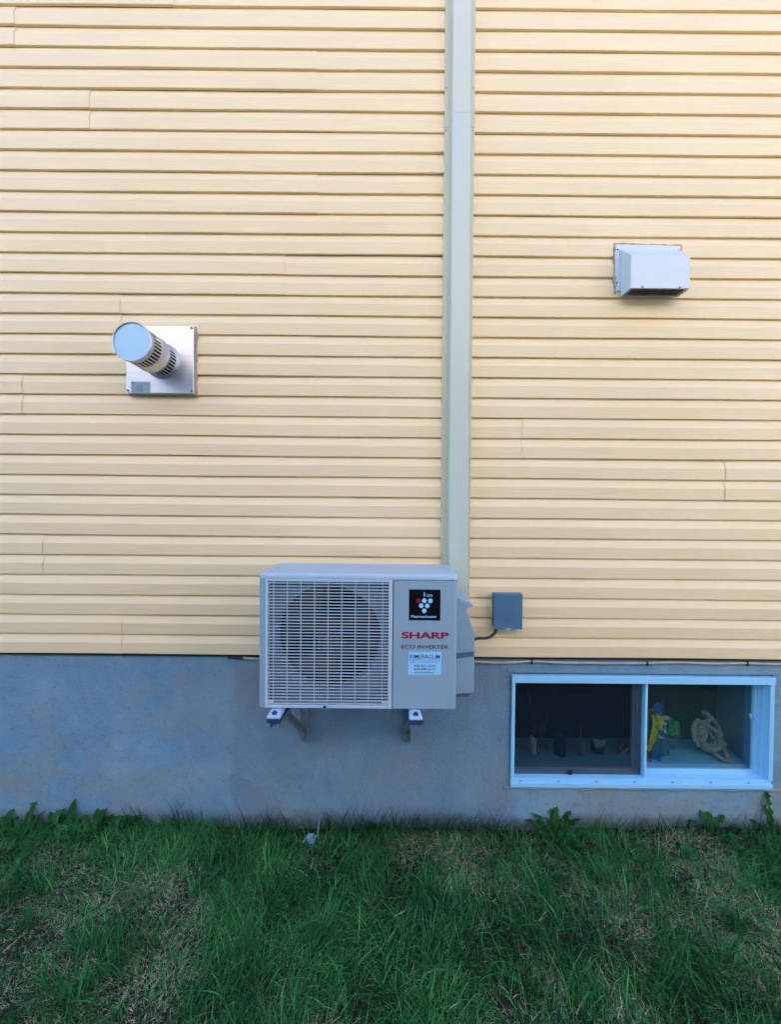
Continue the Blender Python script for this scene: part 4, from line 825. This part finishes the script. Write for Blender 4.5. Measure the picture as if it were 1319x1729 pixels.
# ================================================================== grass
def grass():
    xs, ys, hs, ws, az, lean, bend, cols = [], [], [], [], [], [], [], []
    def batch(n, x0, x1, y0, y1, h, w_, straw_p, lean_r, wallbatch=False):
        x = rng.uniform(x0, x1, n); y = rng.uniform(y0, y1, n)
        cl_ = vnoise(x, y, 5.0, 21); keep = rng.random(n) < (0.45 + 0.75 * cl_) * (1 if wallbatch else 1)
        bare = np.exp(-(((x + 0.42) / 0.16) ** 2 + ((y + 0.04) / 0.05) ** 2)) + np.exp(-(((x - 1.02) / 0.13) ** 2 + ((y + 0.10) / 0.05) ** 2))
        keep &= rng.random(n) > bare * 0.85
        x, y = x[keep], y[keep]; n = len(x)
        pt = 0.6 * vnoise(x, y, 2.6, 22) + 0.4 * vnoise(x, y, 7.0, 23)
        patch = np.clip((pt - 0.47) / 0.2, 0, 1)
        isstraw = rng.random(n) < straw_p * (0.14 + 1.75 * patch)
        hh = h * rng.uniform(0.55, 1.2, n) * (0.75 + 0.6 * vnoise(x, y, 4.0, 24)) * np.where(isstraw, 0.72, 1) * (1 - 0.22 * patch)
        dirn = 2 * math.pi * 2.2 * vnoise(x, y, 3.4, 25) + rng.normal(0, 1.25, n)
        xs.append(x); ys.append(y); hs.append(hh); ws.append(w_ * rng.uniform(0.6, 1.3, n) * np.where(isstraw, 0.95, 1)); az.append(dirn)
        lean.append(rng.uniform(*lean_r, n) + np.where(isstraw, 0.25, 0)); bend.append(rng.uniform(0.2, 1.3, n))
        hue = np.clip(0.40 * vnoise(x, y, 4.5, 26) + 0.85 * rng.random(n) ** 2.4, 0, 1)[:, None]
        gcol = (1 - hue) * np.array([0.002, 0.020, 0.006]) + hue * np.array([0.085, 0.360, 0.090])
        scol = np.array([0.56, 0.52, 0.32]) * rng.uniform(0.45, 1.15, n)[:, None]
        cols.append(np.where(isstraw[:, None], scol, gcol))
    batch(70000, -2.6, 2.6, -1.0, -0.012, 0.060, 0.0026, 0.45, (0.35, 1.15))
    batch(26000, -2.6, 2.6, -1.0, -0.012, 0.100, 0.0032, 0.10, (0.3, 1.1))
    batch(2500, -2.6, 2.6, -1.0, -0.02, 0.12, 0.0052, 0.05, (0.4, 1.1))
    batch(70000, -2.6, 2.6, -1.0, -0.010, 0.040, 0.0026, 0.40, (0.6, 1.4))
    batch(7000, -2.6, 2.6, -0.075, -0.008, 0.070, 0.0026, 0.30, (0.05, 0.9))
    batch(1200, -2.6, 2.6, -0.05, -0.010, 0.12, 0.0022, 0.15, (0.0, 0.8))
    batch(16000, -4.0, 4.0, -3.0, -1.0, 0.085, 0.0042, 0.3, (0.3, 1.0))
    batch(5000, -4.0, -2.6, -1.0, -0.012, 0.085, 0.0040, 0.3, (0.3, 1.0)); batch(5000, 2.6, 4.0, -1.0, -0.012, 0.085, 0.0040, 0.3, (0.3, 1.0))
    # tufts: many long blades from one crown, arching outwards
    for cx_, cy_ in zip(rng.uniform(-2.3, 2.3, 150), rng.uniform(-0.92, -0.08, 150)):
        n_ = int(rng.integers(25, 60)); r_ = rng.uniform(0.01, 0.035); h_ = rng.uniform(0.09, 0.14); t_ = rng.uniform(0.4, 1.0); a_ = rng.uniform(0, 6.28)
        xs.append(rng.normal(cx_, r_, n_)); ys.append(np.minimum(rng.normal(cy_, r_, n_), -0.012)); hs.append(h_ * rng.uniform(0.6, 1.1, n_)); ws.append(rng.uniform(0.0024, 0.0044, n_))
        az.append(a_ + rng.normal(0, 1.1, n_)); lean.append(rng.uniform(0.15, 0.8, n_)); bend.append(rng.uniform(0.3, 1.4, n_))
        q_ = (t_ * rng.random(n_) ** 1.3)[:, None]; cols.append((1 - q_) * np.array([0.004, 0.040, 0.010]) + q_ * np.array([0.070, 0.330, 0.080]))
    # taller sprays standing against the concrete
    for cx_, n_, h_ in ((-0.55, 22, .15), (-0.70, 16, .12), (-0.30, 14, .12), (-0.15, 10, .13), (0.02, 24, .13), (0.16, 22, .15), (0.30, 20, .14), (0.42, 12, .12), (-0.95, 8, .10), (1.05, 9, .12), (1.2, 8, .10), (1.45, 10, .15), (1.68, 12, .14), (1.82, 8, .11), (0.62, 8, .10), (-1.15, 6, .11)):
        n_ = int(n_ * 1.8); x = rng.normal(cx_, 0.075, n_); y = rng.uniform(-0.05, -0.012, n_)
        xs.append(x); ys.append(y); hs.append(h_ * rng.uniform(0.5, 1.25, n_)); ws.append(rng.uniform(0.0022, 0.0036, n_)); az.append(np.where(rng.random(n_) < .5, 0, math.pi) + rng.normal(0, 0.35, n_))
        lean.append(rng.uniform(0.0, 0.75, n_)); bend.append(rng.uniform(0.0, 1.1, n_)); cols.append(np.array([0.008, 0.040, 0.012]) * rng.uniform(0.6, 1.4, n_)[:, None])
    # ragged thin blades leaning against the foot of the concrete
    for xa_, xb_, n_, h_ in ((-1.35, 0.62, 560, .165), (0.62, 2.1, 260, .125), (-2.2, -1.35, 120, .09)):
        x = rng.uniform(xa_, xb_, n_); k_ = rng.random(n_) < 0.25 + 0.9 * vnoise(x, x * 0, 6.0, 41); x = x[k_]; n_ = len(x)
        xs.append(x); ys.append(rng.uniform(-0.045, -0.008, n_)); hs.append(h_ * rng.uniform(0.40, 1.15, n_)); ws.append(rng.uniform(0.0026, 0.0044, n_)); az.append(np.where(rng.random(n_) < .5, 0, math.pi) + rng.normal(0, 0.5, n_))
        lean.append(rng.uniform(0.0, 0.6, n_)); bend.append(rng.uniform(0.0, 1.2, n_)); cols.append(np.array([0.006, 0.034, 0.010]) * rng.uniform(0.5, 1.8, n_)[:, None])
    # small rounded clover leaflets
    n_ = 1500; x = rng.uniform(-2.3, 2.3, n_); y = rng.uniform(-0.95, -0.03, n_); k_ = vnoise(x, y, 4.0, 43) > 0.55; x, y = x[k_], y[k_]; n_ = len(x)
    xs.append(x); ys.append(y); hs.append(rng.uniform(0.030, 0.055, n_)); ws.append(rng.uniform(0.008, 0.013, n_)); az.append(rng.uniform(0, 6.28, n_)); lean.append(rng.uniform(0.5, 1.2, n_)); bend.append(rng.uniform(0.3, 0.9, n_))
    cols.append(np.array([0.02, 0.12, 0.03]) * rng.uniform(0.6, 1.4, n_)[:, None])
    # long pale stems lying over the lawn
    n_ = 260; x = rng.uniform(-2.2, 2.2, n_); y = rng.uniform(-0.9, -0.05, n_)
    xs.append(x); ys.append(y); hs.append(rng.uniform(0.10, 0.17, n_)); ws.append(rng.uniform(0.0016, 0.0026, n_)); az.append(rng.uniform(0, 6.28, n_)); lean.append(rng.uniform(0.6, 1.2, n_)); bend.append(rng.uniform(0.1, 0.5, n_))
    cols.append(np.array([0.20, 0.22, 0.09]) * rng.uniform(0.5, 1.1, n_)[:, None])
    x, y, h, w_, a, le, be = [np.concatenate(q) for q in (xs, ys, hs, ws, az, lean, bend)]; c = np.concatenate(cols); n = len(x)
    z = ground_z(x, y) - 0.004
    seg = 4; V = np.zeros((n, 2 * seg + 1, 3)); dx, dy = np.cos(a), np.sin(a)
    tw_ = rng.uniform(-0.9, 0.9, n); sx, sy = np.cos(a + math.pi / 2 + tw_), np.sin(a + math.pi / 2 + tw_)
    px, py, pz = x.copy(), y.copy(), z.copy(); ang = le.copy()
    for i in range(seg + 1):
        wd = w_ * (1 - i / seg) ** 0.6 * 0.5
        pyc = np.minimum(py, 0.004)
        if i < seg:
            V[:, 2 * i] = np.stack([px - sx * wd, np.minimum(pyc - sy * wd, 0.006), pz], 1); V[:, 2 * i + 1] = np.stack([px + sx * wd, np.minimum(pyc + sy * wd, 0.006), pz], 1)
        else: V[:, 2 * seg] = np.stack([px, pyc, pz], 1)
        st_ = h / seg; px = px + dx * np.sin(ang) * st_; py = py + dy * np.sin(ang) * st_; pz = np.maximum(pz + np.cos(ang) * st_, z + 0.004); ang = np.minimum(ang + be / seg, 1.75)
    nv = 2 * seg + 1; base = (np.arange(n) * nv)[:, None]
    quads = np.array([[2 * i, 2 * i + 1, 2 * i + 3, 2 * i + 2] for i in range(seg - 1)]).ravel(); tri = np.array([2 * seg - 2, 2 * seg - 1, 2 * seg])
    loops = np.concatenate([base + quads[None], base + tri[None]], 1).ravel()
    tot = np.tile(np.array([4] * (seg - 1) + [3]), n); start = np.concatenate([[0], np.cumsum(tot)[:-1]])
    me = bpy.data.meshes.new('grass'); me.vertices.add(n * nv); me.vertices.foreach_set('co', V.ravel())
    me.loops.add(len(loops)); me.loops.foreach_set('vertex_index', loops.astype(np.int32))
    me.polygons.add(len(tot)); me.polygons.foreach_set('loop_start', start.astype(np.int32)); me.polygons.foreach_set('loop_total', tot.astype(np.int32))
    me.update(calc_edges=True); me.validate()
    ca = me.color_attributes.new('tint', 'FLOAT_COLOR', 'POINT'); ca.data.foreach_set('color', np.concatenate([np.repeat(c, nv, 0), np.ones((n * nv, 1))], 1).ravel())
    me.materials.append(M['grass'])
    o = bpy.data.objects.new('grass', me); COL.objects.link(o); tag(o, None, None, kind='stuff')
grass()
